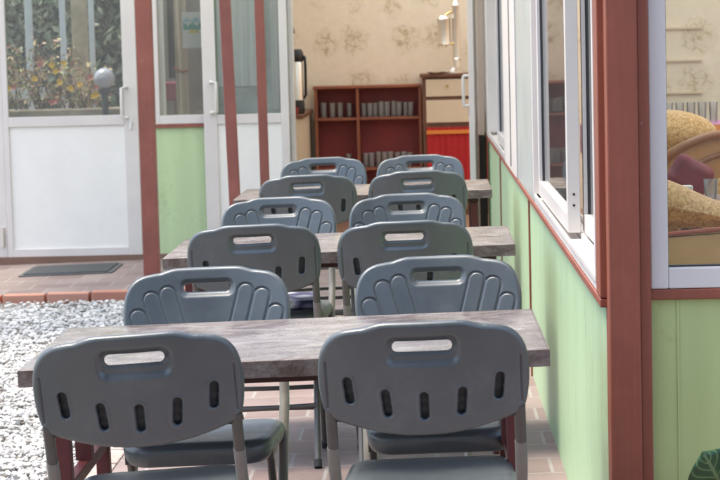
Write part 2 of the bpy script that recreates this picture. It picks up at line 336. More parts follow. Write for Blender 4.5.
def box(*a): return MB().box(*a)
def empty(name, loc=(0, 0, 0), rot=(0, 0, 0)):
    o = bpy.data.objects.new(name, None); COL.objects.link(o); o.location = loc; o.rotation_euler = rot; o.empty_display_size = .1; return o
def tag(o, label, cat, group=None, kind=None):
    if label: o['label'] = label
    if cat: o['category'] = cat
    if group: o['group'] = group
    if kind: o['kind'] = kind
    return o
def copy_tree(o, parent=None):
    c = o.copy(); COL.objects.link(c)
    if parent: c.parent = parent
    for ch in list(o.children): copy_tree(ch, c)
    return c
def grid_mesh(name, V, Fq, m, parent=None, smooth=True):
    me = bpy.data.meshes.new(name)
    me.vertices.add(len(V)); me.vertices.foreach_set('co', np.asarray(V, np.float32).ravel())
    Fq = np.asarray(Fq, np.int32); k = Fq.shape[1]
    me.loops.add(Fq.size); me.loops.foreach_set('vertex_index', Fq.ravel())
    me.polygons.add(len(Fq)); me.polygons.foreach_set('loop_start', np.arange(0, Fq.size, k, dtype=np.int32)); me.polygons.foreach_set('loop_total', np.full(len(Fq), k, np.int32))
    me.polygons.foreach_set('use_smooth', np.full(len(Fq), smooth)); me.update(calc_edges=True); me.validate()
    me.materials.append(m); o = bpy.data.objects.new(name, me); COL.objects.link(o)
    if parent: o.parent = parent
    return o

def fl(x): return .02*(x+.3)          # the terrace falls 2 % to the left
TILT = -math.atan(.02)

# ------------------------------------------------------------------ ground, terrace
g = box(-150, 150, -150, 250, -.6, -.108).build('ground', GROUND); tag(g, None, None, kind='structure')
def slab(name, x0, x1, y0, y1, m, th=.12):
    vs = []
    for z in (-th, 0):
        vs += [(x0, y0, fl(x0)+z), (x1, y0, fl(x1)+z), (x1, y1, fl(x1)+z), (x0, y1, fl(x0)+z)]
    o = MB().add(vs, [(0, 3, 2, 1), (4, 5, 6, 7), (0, 1, 5, 4), (1, 2, 6, 5), (2, 3, 7, 6), (3, 0, 4, 7)]).build(name, m)
    return tag(o, None, None, kind='structure')
slab('terrace', -1.16, 3.2, 2.6, 13.50, TILE, .3)
slab('porch_floor', -5.0, 3.2, 13.502, 15.46, TILE, .3)
# brick kerbs: the row in front of the porch, and the terrace's left edge
def kerb(name, horiz):
    mb = MB()
    if horiz:
        x = -4.9
        while x < -1.30:
            L = .278 + random.uniform(-.006, .006); z = fl(x+L/2)
            mb.box(x, x+L-.018, 13.40+random.uniform(-.004, .004), 13.498, z-.105, z+.004); x += L
    else:
        y = 2.7
        while y < 13.2:
            z = fl(-1.2); mb.box(-1.27+random.uniform(-.004, .004), -1.163, y, y+.262, z-.105, z+.004); y += .28
    o = mb.build(name, BRICK if horiz else MORTAR, bevel=.006); return tag(o, None, None, kind='structure')
kerb('kerb', True); kerb('kerb', False)
mo = MB(); mo.box(-4.9, -1.275, 13.41, 13.4985, fl(-4.9)-.2, fl(-4.9)-.012); mo.box(-1.262, -1.1605, 2.7, 13.40, fl(-1.3)-.2, fl(-1.3)-.008)
tag(mo.build('kerb_mortar', MORTAR), None, None, kind='structure')

def gravel():
    n = 46000
    # denser where the photo sees it: x -3.5..-1.27, y 7..13.4
    px = RNG.uniform(-3.7, -1.285, n); py = RNG.uniform(6.6, 13.39, n)
    ok = (py < 13.05) | (RNG.random(n) < .45); px, py = px[ok], py[ok]; n = len(px)
    t = (1+5**.5)/2
    ico = np.array([(-1, t, 0), (1, t, 0), (-1, -t, 0), (1, -t, 0), (0, -1, t), (0, 1, t), (0, -1, -t), (0, 1, -t), (t, 0, -1), (t, 0, 1), (-t, 0, -1), (-t, 0, 1)])/1.9
    fc = np.array([(0, 11, 5), (0, 5, 1), (0, 1, 7), (0, 7, 10), (0, 10, 11), (1, 5, 9), (5, 11, 4), (11, 10, 2), (10, 7, 6), (7, 1, 8), (3, 9, 4), (3, 4, 2), (3, 2, 6), (3, 6, 8), (3, 8, 9), (4, 9, 5), (2, 4, 11), (6, 2, 10), (8, 6, 7), (9, 8, 1)])
    r = RNG.gamma(5, .0019, n).clip(.004, .024)
    V = ico[None]*(1+RNG.uniform(-.28, .28, (n, 12, 1)))*r[:, None, None]
    V = V*np.stack([RNG.uniform(.8, 1.4, n), RNG.uniform(.7, 1.1, n), RNG.uniform(.5, .8, n)], 1)[:, None, :]
    a = RNG.uniform(0, 2*PI, n); c, s = np.cos(a)[:, None], np.sin(a)[:, None]
    X = V[..., 0]*c-V[..., 1]*s; Y = V[..., 0]*s+V[..., 1]*c
    V[..., 0] = X+px[:, None]; V[..., 1] = Y+py[:, None]; V[..., 2] += (-.100+RNG.uniform(0, .02, n))[:, None]
    Fq = (fc[None]+(np.arange(n)*12)[:, None, None]).reshape(-1, 3)
    o = grid_mesh('gravel', V.reshape(-1, 3), Fq, STONE, smooth=False)
    tag(o, 'pale grey crushed stone gravel left of the tables', 'gravel', kind='stuff')
gravel()

# ------------------------------------------------------------------ folding chairs
def poly_sdf(P, poly):
    """signed distance (negative inside) of points P (n,2) to a closed polygon"""
    A = poly; B = np.roll(poly, -1, 0); d2 = np.full(len(P), 1e9); ins = np.zeros(len(P), bool)
    for a, b in zip(A, B):
        ab = b-a; t = np.clip(((P-a)@ab)/max(ab@ab, 1e-12), 0, 1); q = P-a-t[:, None]*ab
        d2 = np.minimum(d2, (q*q).sum(1))
        c = ((a[1] > P[:, 1]) != (b[1] > P[:, 1])) & (P[:, 0] < (b[0]-a[0])*(P[:, 1]-a[1])/((b[1]-a[1]) or 1e-12)+a[0]); ins ^= c
    d = np.sqrt(d2); return np.where(ins, -d, d)
def cap_sdf(P, a, b, r):
    a = np.array(a); b = np.array(b); ab = b-a; t = np.clip(((P-a)@ab)/(ab@ab), 0, 1); q = P-a-t[:, None]*ab
    return np.sqrt((q*q).sum(1))-r
def rbox_sdf(P, c, hx, hy, r):
    q = np.abs(P-np.array(c))-np.array([hx-r, hy-r]); return np.sqrt((np.maximum(q, 0)**2).sum(1))+np.minimum(q.max(1), 0)-r
def catmull(pts, n=8):
    out = []; k = len(pts); P = [np.array(p, float) for p in pts]
    for i in range(k):
        p0, p1, p2, p3 = P[i-1], P[i], P[(i+1) % k], P[(i+2) % k]
        for j in range(n):
            t = j/n; out.append(.5*((2*p1)+(-p0+p2)*t+(2*p0-5*p1+4*p2-p3)*t*t+(-p0+3*p1-3*p2+p3)*t**3))
    return np.array(out)
def ss(a, b, x): t = np.clip((x-a)/(b-a), 0, 1); return t*t*(3-2*t)

def shell(name, sdf, front, back, place, lo, hi, h, m, parent, cut=None):
    """closed moulded panel: sdf outline with holes, front/back height fields -> world via place(u,v,d)"""
    us = np.arange(lo[0], hi[0]+h, h); vs = np.arange(lo[1], hi[1]+h, h); nu, nv = len(us), len(vs)
    U, Vv = np.meshgrid(us, vs, indexing='ij'); P = np.stack([U.ravel(), Vv.ravel()], 1)
    C = np.stack([(U[:-1, :-1]+h/2).ravel(), (Vv[:-1, :-1]+h/2).ravel()], 1)
    keep = (sdf(C) < 0)
    idx = np.arange(nu*nv).reshape(nu, nv)
    Q = np.stack([idx[:-1, :-1].ravel(), idx[1:, :-1].ravel(), idx[1:, 1:].ravel(), idx[:-1, 1:].ravel()], 1)[keep]
    E = np.concatenate([Q[:, [0, 1]], Q[:, [1, 2]], Q[:, [2, 3]], Q[:, [3, 0]]]); Es = np.sort(E, 1)
    key = Es[:, 0].astype(np.int64)*nu*nv+Es[:, 1]; _, inv, cnt = np.unique(key, return_inverse=True, return_counts=True)
    bnd = np.unique(Es[cnt[inv] == 1])
    for _ in range(3):                       # snap the rim onto the outline
        p = P[bnd]; d = sdf(p); e = 1e-4
        gx = (sdf(p+[e, 0])-sdf(p-[e, 0]))/(2*e); gy = (sdf(p+[0, e])-sdf(p-[0, e]))/(2*e); gg = np.maximum(gx*gx+gy*gy, .3)
        P[bnd] -= np.stack([gx, gy], 1)*(d/gg)[:, None]
    used = np.unique(Q); remap = -np.ones(nu*nv, int); remap[used] = np.arange(len(used)); Pu = P[used]
    isb = np.isin(used, bnd); D = sdf(Pu); D[isb] = 0
    ff = front(Pu, D); bb = back(Pu, D); nF = len(used)
    bmap = np.where(isb, np.arange(nF), 0); inner = np.where(~isb)[0]; bmap[inner] = nF+np.arange(len(inner))
    mid = (ff+bb)/2; ff = np.where(isb, mid, ff)
    VF = place(Pu[:, 0], Pu[:, 1], ff); VB = place(Pu[inner, 0], Pu[inner, 1], bb[inner])
    q = remap[Q]; qb = q if cut is None else q[cut(Pu[q].mean(1)) > 0]      # openings cut in the rear skin
    faces = np.concatenate([q, bmap[qb][:, ::-1]])
    return grid_mesh(name, np.concatenate([VF, VB]), faces, m, parent)

TH = math.radians(14); BZ = .757
half = [(0, .124), (.070, .1235), (.094, .1215), (.112, .1165), (.128, .1115), (.150, .1085), (.178, .1020), (.203, .0865), (.221, .058), (.2295, .020), (.2305, -.02), (.226, -.062), (.219, -.088), (.207, -.103), (.175, -.115), (.12, -.130), (.06, -.140), (0, -.143)]
OUT = catmull(half+[(-x, y) for x, y in half[-2:0:-1]], 5)
def handle(P): return rbox_sdf(P, (0, .067), .065, .0120, .0115)
def back_sdf(P): return np.maximum(poly_sdf(P, OUT), -handle(P))
SLOTS = [((s*.164+s*.002, -.012), (s*.164-s*.002, -.055)) for s in (-1, 1)]+[((s*.082+s*.002, -.040), (s*.082-s*.002, -.086)) for s in (-1, 1)]+[((0, -.048), (0, -.094))]
FING = []
for s in (-1, 1):
    FING += [((s*.052, -.160), (s*.108, .050)), ((s*.098, -.165), (s*.153, .036)), ((s*.150, -.15), (s*.190, -.012))]
def rnd(D, r, T): x = np.clip(1+D/r, 0, 1); return T*np.sqrt(np.clip(1-x*x, 0, 1))
def bfront(P, D):
    y = rnd(D, .011, .0125)
    g = np.zeros(len(P))
    done = np.full(len(P), 1e9)
    for a, b in FING:
        d = cap_sdf(P, a, b, .0225); vis = done > 0.0
        g = np.maximum(g, np.where(vis, 1-ss(.0012, .0038, np.abs(d)), 0)); 
        done = np.minimum(done, d-.0006)
    # plain band under the outline and around the handle
    fade = ss(.010, .016, -poly_sdf(P, OUT))*ss(.014, .020, handle(P))
    y = y-.004*(1-ss(-.006, .004, rbox_sdf(P, (0, .065), .076, .024, .02)))*ss(0, .004, -D)
    y = y-.0036*g*fade
    pill = np.minimum.reduce([cap_sdf(P, a, b, .0225) for a, b in FING])
    y = y+.0002*(1-ss(-.008, -.001, pill))*fade
    return y
def bback(P, D):
    y = rnd(D, .012, .0125)
    rim = rbox_sdf(P, (0, .058), .083, .036, .026)          # dished surround of the handle
    y = y-.010*(1-ss(-.014, .003, rim))*ss(0, .003, -D)
    for a, b in SLOTS:
        d = cap_sdf(P, a, b, .0112)
        y = y+.0012*(1-ss(.003, .008, np.abs(d)))          # soft lip
        y = y-.007*(1-ss(-.003, .0006, d))
    gro = np.maximum(np.abs(np.abs(P[:, 0])-(.2125+.02*np.clip(P[:, 1], -1, 0)*0))-.0018, np.abs(P[:, 1]+.022)-.055)
    y = y-.004*(1-ss(-.0005, .0015, gro))
    return -y
def slot_cut(P): return np.minimum.reduce([cap_sdf(P, a, b, .0112) for a, b in SLOTS])+.0026
def bplace(u, v, d):
    y0 = (.124-v)*math.sin(TH); z0 = BZ+v*math.cos(TH)
    n = np.array([math.cos(TH), math.sin(TH)])
    dd = d+.62*u*u - .0
    return np.stack([u, y0+dd*n[0]-.0, z0+dd*n[1]*.6], 1)
def seat_sdf(P):
    # narrower, rounder at the front
    x = P.copy(); k = 1+.12*np.clip(x[:, 1]-.33, -1, 1)/.2*.5; x[:, 0] = x[:, 0]*k
    return rbox_sdf(x, (0, .345), .203, .198, .075)
def s_top(P, D):
    return .022-(.022-rnd(D, .03, .022))*1.0 - .010*np.exp(-((P[:, 0]/.13)**2+((P[:, 1]-.32)/.12)**2)) + .006*ss(.45, .54, P[:, 1])*0
def s_bot(P, D):
    return -(rnd(D, .022, .040)) + .024*ss(.02, .05, -D) + .016*np.exp(-(P[:, 0]/.10)**2)*ss(.022, 0.0, -D)
def s_place(u, v, d):
    return np.stack([u, v, .458+d+.03*(v-.34)-.10*np.clip(v-.47, 0, 1)], 1)

def make_chair():
    root = empty('folding_chair')
    shell('backrest', back_sdf, bfront, bback, bplace, (-.236, -.150), (.236, .130), .002, PL, root, slot_cut)
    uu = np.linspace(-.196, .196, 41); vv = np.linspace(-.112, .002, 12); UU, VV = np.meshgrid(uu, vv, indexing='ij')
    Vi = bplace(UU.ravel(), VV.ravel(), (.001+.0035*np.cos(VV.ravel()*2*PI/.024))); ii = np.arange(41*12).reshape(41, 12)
    grid_mesh('slot_shade_strip', Vi, np.stack([ii[:-1, :-1].ravel(), ii[1:, :-1].ravel(), ii[1:, 1:].ravel(), ii[:-1, 1:].ravel()], 1), SLOTSHADE, root)  # dark ribbed strip added behind the slots, their shade put into its colour
    shell('seat', seat_sdf, s_top, s_bot, s_place, (-.23, .14), (.23, .55), .004, PL, root)
    for s in (-1, 1):
        x = s*.207
        # side tube: backrest edge -> bend under the seat line -> front foot
        pts = [(x, .0765, .676), (x, .0985, .59), (x, .112, .55), (x, .140, .51), (x-s*.002, .180, .455), (x-s*.012, .52, .014)]
        fr = MB().tube(pts, .0128).build('side_tube', TUBE, root)
        MB().tube([(x, .098, .592), (x, .112, .55), (x, .140, .51), (x-s*.002, .180, .455), (x-s*.0055, .30, .299)], .0138).build('sleeve', TUBE2, fr)
        MB().tube([(x-s*.0118, .513, .024), (x-s*.0122, .527, .0)], .0155).build('rubber_foot', RUBBER, fr)
        x2 = s*.182
        rl = MB().tube([(x2, .44, .440), (x2, .42, .40), (x2, .15, .014)], .0115).build('rear_leg', TUBE, root)
        MB().tube([(x2, .157, .024), (x2, .143, .0)], .0145).build('rubber_foot', RUBBER, rl)
        # hinge bracket under the seat
        MB().box(s*.188-.004, s*.188+.004, .19, .47, .418, .446).build('seat_bracket', TUBE, root)
    def bow(z, yy, w, b):
        return [(w*(i/8-1), yy+b*(1-(i/8-1)**2), z-.02*(1-(i/8-1)**2)*0) for i in range(17)]
    MB().tube(bow(.20, .27, .18, -.02), .009).build('stretcher', TUBE, root)
    MB().tube(bow(.17, .405, .196, .015), .009).build('stretcher', TUBE, root)
    return root

CH = [  # top-of-back X, Y, faces (1 = away from the camera), yaw jitter, label
    (-.622, 4.615, 1, .05, 'grey plastic folding chair at nearest table, back to the camera, over the gravel side'),
    (-.012, 4.625, 1, -.010, 'grey plastic folding chair at nearest table, back to the camera, beside the green wall'),
    (-.630, 5.985, 0, .012, 'blue-grey folding chair facing the camera across the nearest table, gravel side'),
    (.010, 6.030, 0, -.012, 'blue-grey folding chair facing the camera across the nearest table, wall side'),
    (-.600, 7.36, 1, .01, 'grey folding chair with slotted back towards us at the middle table, gravel side'),
    (-.079, 7.25, 1, .0, 'grey folding chair with slotted back towards us at the middle table, wall side'),
    (-.613, 8.66, 0, -.02, 'blue-grey folding chair facing us behind the middle table, gravel side'),
    (-.101, 8.56, 0, .02, 'blue-grey folding chair facing us behind the middle table, wall side'),
    (-.563, 10.06, 1, .01, 'grey folding chair with slotted back towards us at the farthest table, gravel side'),
    (-.049, 10.02, 1, .0, 'grey folding chair with slotted back towards us at the farthest table, wall side'),
    (-.576, 11.56, 0, .02, 'blue-grey folding chair facing us behind the farthest table, left one before the glass shelves'),
    (-.059, 11.40, 0, -.02, 'blue-grey folding chair facing us behind the farthest table, right one before the red cloth'),
]
proto = make_chair()
for i, (x, y, away, jit, lab) in enumerate(CH):
    o = proto if i == 0 else copy_tree(proto)
    x += (0 if away else .0176)+(.012 if i == 0 else 0); o.location = (x, y, fl(x)+.004)
    o.rotation_euler = (Matrix.Rotation(TILT-(.028 if i == 0 else 0), 3, 'Y') @ Matrix.Rotation(jit+(0 if away else PI), 3, 'Z')).to_euler()
    tag(o, lab, 'chair', 'plastic folding chairs at the terrace tables')
# (a chair turned round still leans with the floor)
CUSH = mat('navy_white_fabric', (.3, .3, .4), .35); _t = CUSH.node_tree; _n = N(_t, 'ShaderNodeTexVoronoi', Scale=11.0); _c = N(_t, 'ShaderNodeTexCoord')
_t.links.new(_c.outputs['Object'], _n.inputs['Vector']); _t.links.new(ramp(_t, _n.outputs['Distance'], [(.3, (.72, .72, .80)), (.42, (.30, .28, .50)), (.6, (.03, .03, .09))]), _t.nodes['Principled BSDF'].inputs['Base Color'])
_cu = box(-.16, .16, -.15, .15, 0, .035).build('seat_cushion', CUSH, bevel=.014, seg=3); _cu.location = (-.60, 8.30, .485+fl(-.6)); _cu.rotation_euler = (0, TILT, .08)
tag(_cu, 'navy and white patterned cushion lying on the chair seat behind the middle table', 'cushion')
# ------------------------------------------------------------------ tables
def make_table():
    root = empty('dining_table')
    box(-.6195, .6195, -.3725, .3725, .712, .7525).build('tabletop', GRAN, root, bevel=.004, seg=3)
    eb = MB(); a_, b_ = (.622, .375), (.6190, .3720); q = [(-1, -1), (1, -1), (1, 1), (-1, 1)]
    vs = [(sx*p[0], sy*p[1], z) for z in (.7105, .7505) for p in (a_, b_) for sx, sy in q]
    fs = []
    for k in range(4):
        n = (k+1) % 4; fs += [(k, n, 8+n, 8+k), (4+k, 12+k, 12+n, 4+n), (8+k, 8+n, 12+n, 12+k), (k, 4+k, 4+n, n)]
    eb.add(vs, fs).build('edge_band', EDGEB, root, bevel=.001)
    for sy in (-1, 1): box(-.556, .556, sy*.305-.012, sy*.305+.012, .690, .7115).build('apron', DARKBEAM, root, bevel=.002)
    for sx in (-1, 1):
        for sy in (-1, 1):
            box(sx*.535-.018, sx*.535+.018, sy*.30-.018, sy*.30+.018, .0, .689).build('leg', DARKRED, root, bevel=.003)
        box(sx*.535-.0205, sx*.535+.0205, -.0205, .0205, .4655, .7113).build('support_post', DARKRED, root)
        box(sx*.535-.014, sx*.535+.014, -.278, .278, .435, .465).build('stretcher', DARKRED, root, bevel=.002)
    return root
tp = make_table()
for i, (x, y, r, lab) in enumerate([(-.343, 5.375, .006, 'nearest stone-patterned table with brown mottled top and dark red legs'),
                                    (-.318, 7.96, .0, 'middle stone-patterned table between the two middle chair rows'),
                                    (-.318, 10.75, .0, 'farthest stone-patterned table, closest to the open glass doors')]):
    o = tp if i == 0 else copy_tree(tp)
    o.location = (x, y, fl(x)+.004); o.rotation_euler = (0, TILT, r); tag(o, lab, 'table', 'stone-patterned tables in a row')

# ------------------------------------------------------------------ right side wall with sliding windows
SX = .43
side = empty('side_wall', (SX, 5.5, 0)); side.rotation_euler = (0, 0, math.radians(.22))
tag(side, 'pale green side wall beside the tables with white sliding windows and red trim', 'wall')
# local frame: x outwards into the building is +x, y along the wall (0 = near corner)
WL = 9.9
box(.009, .12, -.01, WL, -.1, .80).build('wall_panel', GREEN, side)
box(.0, .12, .01, WL, 2.05, 2.75).build('upper_panel', GREEN, side)
for yb in (3.9, 7.3):
    box(.001, .0085, yb-.016, yb+.016, -.1, .795).build('batten', REDPAINT, side)
box(-.010, .13, -.03, WL, .802, .824).build('sill_board', REDPAINT, side, bevel=.003)
box(-.010, .06, -.03, .085, .826, 2.03).build('end_trim', REDPAINT, side, bevel=.003)
def sliding_window(y0, y1, sashes):
    """white frame with two tracks; sashes = [(ya, yb, track)]"""
    f = MB()
    f.box(-.012, .10, y0, y0+.035, .865, 1.98); f.box(-.012, .10, y1-.035, y1, .865, 1.98)
    f.box(-.006, .10, y0, y1, .826, .848); f.box(-.012, .10, y0, y1, 1.982, 2.03)
    for xr in (-.006, .049, .098): f.box(xr-.004, xr+.004, y0+.036, y1-.036, .849, .866)
    w = f.build('window', ALU, side, bevel=.002)
    for ya, yb, tr in sashes:
        x = .004+.052*tr; s = MB()
        s.box(x, x+.040, ya, ya+.052, .868, 1.97); s.box(x, x+.040, yb-.052, yb, .868, 1.97)
        s.box(x, x+.040, ya+.0525, yb-.0525, .868, .925); s.box(x, x+.040, ya+.0525, yb-.0525, 1.92, 1.97)
        s.build('sash', ALU, w, bevel=.002)
        box(x+.017, x+.023, ya+.05, yb-.05, .922, 1.925).build('pane', GLASS, w)
        gk = MB()
        gk.box(x+.012, x+.028, ya+.0525, ya+.060, .926, 1.919); gk.box(x+.012, x+.028, yb-.060, yb-.0525, .926, 1.919)
        gk.build('gasket', ALUD, w)
    return w
sliding_window(.09, 3.18, [(.13, 1.42, 1), (1.36, 3.05, 0)])
sliding_window(6.15, 8.90, [(6.19, 7.6, 0), (7.54, 8.86, 1)])
box(-.006, .10, 3.24, 4.66, .826, 2.03).build('blank_panel', mat('grey_green_panel', (.47, .50, .46), .3, var=(3, .08)), side, bevel=.002)
for y_ in (3.182, 4.662): box(.004, .10, y_, y_+.056, .826, 2.03).build('gasket', ALUD, side)
box(-.0125, -.0101, 5.30, 5.36, .85, 2.0).build('gasket', ALUD, side)
box(-.010, .10, 4.72, 6.148, .826, 2.03).build('mullion', ALU, side, bevel=.002)
box(-.008, .10, 8.902, WL, .826, 2.03).build('mullion', ALU, side, bevel=.002)
dots = MB()
for z in (.955, .99): dots.tube([(.024, 1.3575, z), (.024, 1.3592, z)], .0042, 10)
dots.build('screw_hole', ALUD, side)

# ------------------------------------------------------------------ near wall (faces the camera)
FY = 5.45
front = empty('front_wall', (.44, FY, 0)); tag(front, 'olive green wall facing us with red post and white window frame', 'wall')
box(-.003, .075, -.055, .045, -.1, 2.75).build('corner_post', REDPAINT, front, bevel=.004)
box(.0755, .104, -.036, .044, -.1, 2.75).build('post_trim', REDPAINT, front, bevel=.003)
box(.1045, 3.0, .0, .10, -.1, .822).build('wall_panel', GREENY, front)
box(.1045, 3.0, -.014, .098, .8225, .849).build('sill_board', REDPAINT, front, bevel=.003)
box(.1045, 3.0, .0, .10, 2.06, 2.75).build('upper_panel', GREENY, front)
box(.17, .176, -.003, -.0005, .0, .82).build('panel_joint', GREENY, front)
wf = MB(); wf.box(.106, .150, -.010, .07, .850, 2.055); wf.box(.1505, 1.45, -.010, .07, .850, .902); wf.box(.1505, 1.45, -.010, .07, 2.01, 2.055); wf.box(1.451, 1.495, -.01, .07, .85, 2.055)
fw = wf.build('window', ALU, front, bevel=.003)
box(.1502, 1.4508, .028, .034, .900, 2.012).build('pane', GLASS, fw)
gk = MB(); gk.box(.1505, .1535, .02, .042, .9025, 2.009); gk.box(.154, 1.45, .02, .042, .9025, .9055); gk.build('gasket', ALUD, fw)

box(.1045, 5.4, .1005, .106, -.1, .84).build('bounce_lining', CREAM, front); box(.1045, 5.4, .1005, .106, 2.06, 2.75).build('bounce_lining', CREAM, front)  # unseen cream lining added to bounce light onto the sofa
# ------------------------------------------------------------------ end wall with doors and window
EY = 15.5
endw = empty('end_wall', (0, EY, 0)); tag(endw, 'green end wall with white glazed doors and a window', 'wall')
box(-1.965, -1.553, 0, .10, -.12, .904).build('wall_panel', GREENE, endw)
box(-1.552, -1.0, .0, .10, -.12, 2.7).build('wall_panel', GREEN, endw)
box(-6.5, .45, .0, .10, 2.12, 2.7).build('upper_panel', GREEN, endw)
box(-6.5, -3.16, .0, .10, -.2, 2.118).build('wall_panel', GREEN, endw)
jb = MB(); jb.box(-3.158, -3.062, -.012, .09, -.12, 2.118); jb.box(-2.082, -2.01, -.012, .09, -.12, 2.118); jb.box(-2.0098, -1.967, -.004, .09, -.12, 2.118); jb.box(-.999, -.965, -.012, .11, -.12, 2.118)
jb.build('door_frame', ALU, endw, bevel=.003)
# left glazed door (closed)
d = MB(); d.box(-3.058, -3.018, -.03, .012, -.018, 2.11); d.box(-2.186, -2.086, -.03, .012, -.018, 2.11)
d.box(-3.0178, -2.1862, -.03, .012, .935, 1.005); d.box(-3.0178, -2.1862, -.03, .012, -.018, .055); d.box(-3.0178, -2.1862, -.03, .012, 2.04, 2.11)
dr = d.build('door', ALU, endw, bevel=.003)
box(-3.0175, -2.1865, -.014, -.004, .0555, .9345).build('lower_panel', WPANEL, dr)
box(-3.0175, -2.1865, -.012, -.006, 1.0055, 2.0395).build('pane', GLASSD, dr)
h = MB(); h.tube([(-2.16, -.031, 1.20), (-2.16, -.066, 1.20), (-2.195, -.072, 1.197), (-2.195, -.072, .988), (-2.16, -.066, .985), (-2.16, -.031, .985)], .012, 10); h.build('handle', ALU, dr)
lk = MB(); lk.box(-2.152, -2.118, -.034, -.0305, .90, .985); lk.tube([(-2.135, -.034, .955), (-2.135, -.05, .955)], .011, 10); lk.build('lock', CHROME, dr)
ky = MB(); ky.tube([(-2.135, -.052, .948), (-2.137, -.055, .905)], .006, 8); ky.build('key', CHROME, dr)
MB().tube([(-3.092, -.022, .075), (-3.092, -.022, .215)], .014, 10).build('hinge', CHROME, dr)
# fixed window left of the open leaf
f = MB(); f.box(-1.9655, -1.93, -.015, .09, .9305, 2.118); f.box(-1.60, -1.553, -.015, .09, .9305, 2.118); f.box(-1.9298, -1.6002, -.015, .09, .9305, .992); f.box(-1.9298, -1.6002, -.015, .09, 2.06, 2.118)
w2 = f.build('window', ALU, endw, bevel=.003); box(-1.9297, -1.6003, .02, .026, .9925, 2.0595).build('pane', GLASSD, w2)
box(-1.9655, -1.555, -.022, .0, .905, .929).build('window_sill', REDPOST, w2)
# double door: left leaf folded back against the wall
d = MB(); d.box(-1.608, -1.512, -.10, -.06, .0, 2.10); d.box(-1.058, -1.0, -.10, -.06, .0, 2.10)
d.box(-1.5118, -1.0582, -.10, -.06, .925, .992); d.box(-1.5118, -1.0582, -.10, -.06, .0, .06); d.box(-1.5118, -1.0582, -.10, -.06, 2.03, 2.10)
d2 = d.build('door', ALU, endw, bevel=.003, label='white glazed door leaf folded back behind two red posts')
box(-1.5115, -1.0585, -.085, -.075, .0605, .9245).build('lower_panel', WPANEL, d2)
box(-1.5115, -1.0585, -.083, -.077, .9925, 2.0295).build('pane', GLASSD, d2)
h = MB(); h.tube([(-1.55, -.101, 1.225), (-1.55, -.135, 1.225), (-1.51, -.142, 1.222), (-1.51, -.142, 1.013), (-1.55, -.135, 1.01), (-1.55, -.101, 1.01)], .013, 10); h.build('handle', ALU, d2)
# right leaf standing open along the side wall
d = MB(); a, b = -.66, -.02
d.box(.268, .306, a, a+.07, .02, 2.10); d.box(.302, .340, b-.07, b, .02, 2.10)
def skew(y): return .268+(.034)*(y-a)/(b-a)
for z0, z1 in ((.02, .09), (.925, .99), (2.03, 2.10)): d.add([(skew(a+.0705)+dx, y+0, z) for z in (z0, z1) for y, dx in ((a+.0705, 0), (b-.0705, 0), (b-.0705, .038), (a+.0705, .038))], [(0, 3, 2, 1), (4, 5, 6, 7), (0, 1, 5, 4), (1, 2, 6, 5), (2, 3, 7, 6), (3, 0, 4, 7)])
d3 = d.build('door', ALU, endw, bevel=.003, label='white glazed door leaf standing open, seen edge on')
MB().add([(x, y, z) for z in (.0905, .9245) for x, y in ((.284, a+.07), (.314, b-.07), (.322, b-.07), (.292, a+.07))], [(0, 3, 2, 1), (4, 5, 6, 7), (0, 1, 5, 4), (1, 2, 6, 5), (2, 3, 7, 6), (3, 0, 4, 7)]).build('lower_panel', WPANEL, d3)
MB().add([(x, y, z) for z in (.9905, 2.0295) for x, y in ((.285, a+.07), (.315, b-.07), (.319, b-.07), (.289, a+.07))], [(0, 3, 2, 1), (4, 5, 6, 7), (0, 1, 5, 4), (1, 2, 6, 5), (2, 3, 7, 6), (3, 0, 4, 7)]).build('pane', GLASSD, d3)
h = MB(); h.tube([(.267, a+.035, 1.235), (.236, a+.035, 1.235), (.232, a+.035, 1.225), (.232, a+.035, 1.04), (.236, a+.035, 1.03), (.267, a+.035, 1.03)], .011, 10); h.build('handle', ALU, d3)
box(.2655, .2675, a+.025, a+.05, .96, 1.02).build('lock', ALUD, d3)

box(.345, .40, .0, .08, -.1, .80).build('jamb_and_gap_shade', ALUD, endw); box(.345, .40, .0, .08, .8005, 2.118).build('jamb_and_gap_shade', ALU, endw)  # dark lower box stands in for the shaded gap beside the open leaf
# posts and roofs
def post(name, x, y, hw, top, lean, lab):
    z0 = fl(x); t = top
    o = MB().add([(x-hw, y-hw, z0), (x+hw, y-hw, z0), (x+hw, y+hw, z0), (x-hw, y+hw, z0), (x-hw-lean, y-hw, t), (x+hw-lean, y-hw, t), (x+hw-lean, y+hw, t), (x-hw-lean, y+hw, t)],
             [(0, 3, 2, 1), (4, 5, 6, 7), (0, 1, 5, 4), (1, 2, 6, 5), (2, 3, 7, 6), (3, 0, 4, 7)]).build(name, REDPOST, bevel=.004)
    tag(o, lab, 'post')
post('porch_post', -1.862, 14.25, .051, 2.58, -.002, 'thick red-brown porch post standing on the paving beside the white door')
post('porch_post', -1.075, 11.93, .030, 2.58, .05, 'thin red-brown post before the folded door leaf, nearer its handle')
post('porch_post', -1.085, 14.13, .029, 2.58, .01, 'thin red-brown post before the folded door leaf, nearer the doorway')
def roof(name, x0, x1, y0, y1, z, lab, m=SHEET):
    o = MB(); n = int((x1-x0)/.04); vs = []; fs = []
    for i in range(n+1):
        xx = x0+(x1-x0)*i/n; zz = z+.012*(1 if i % 2 else -1)
        vs += [(xx, y0, zz), (xx, y1, zz), (xx, y0, zz+.004), (xx, y1, zz+.004)]
    for i in range(n):
        a = i*4; c = a+4; fs += [(a, a+1, c+1, c), (a+2, c+2, c+3, a+3), (a, c, c+2, a+2), (a+1, a+3, c+3, c+1)]
    fs += [(0, 2, 3, 1), (n*4, n*4+1, n*4+3, n*4+2)]
    tag(o.add(vs, fs).build(name, m), lab, 'roof')
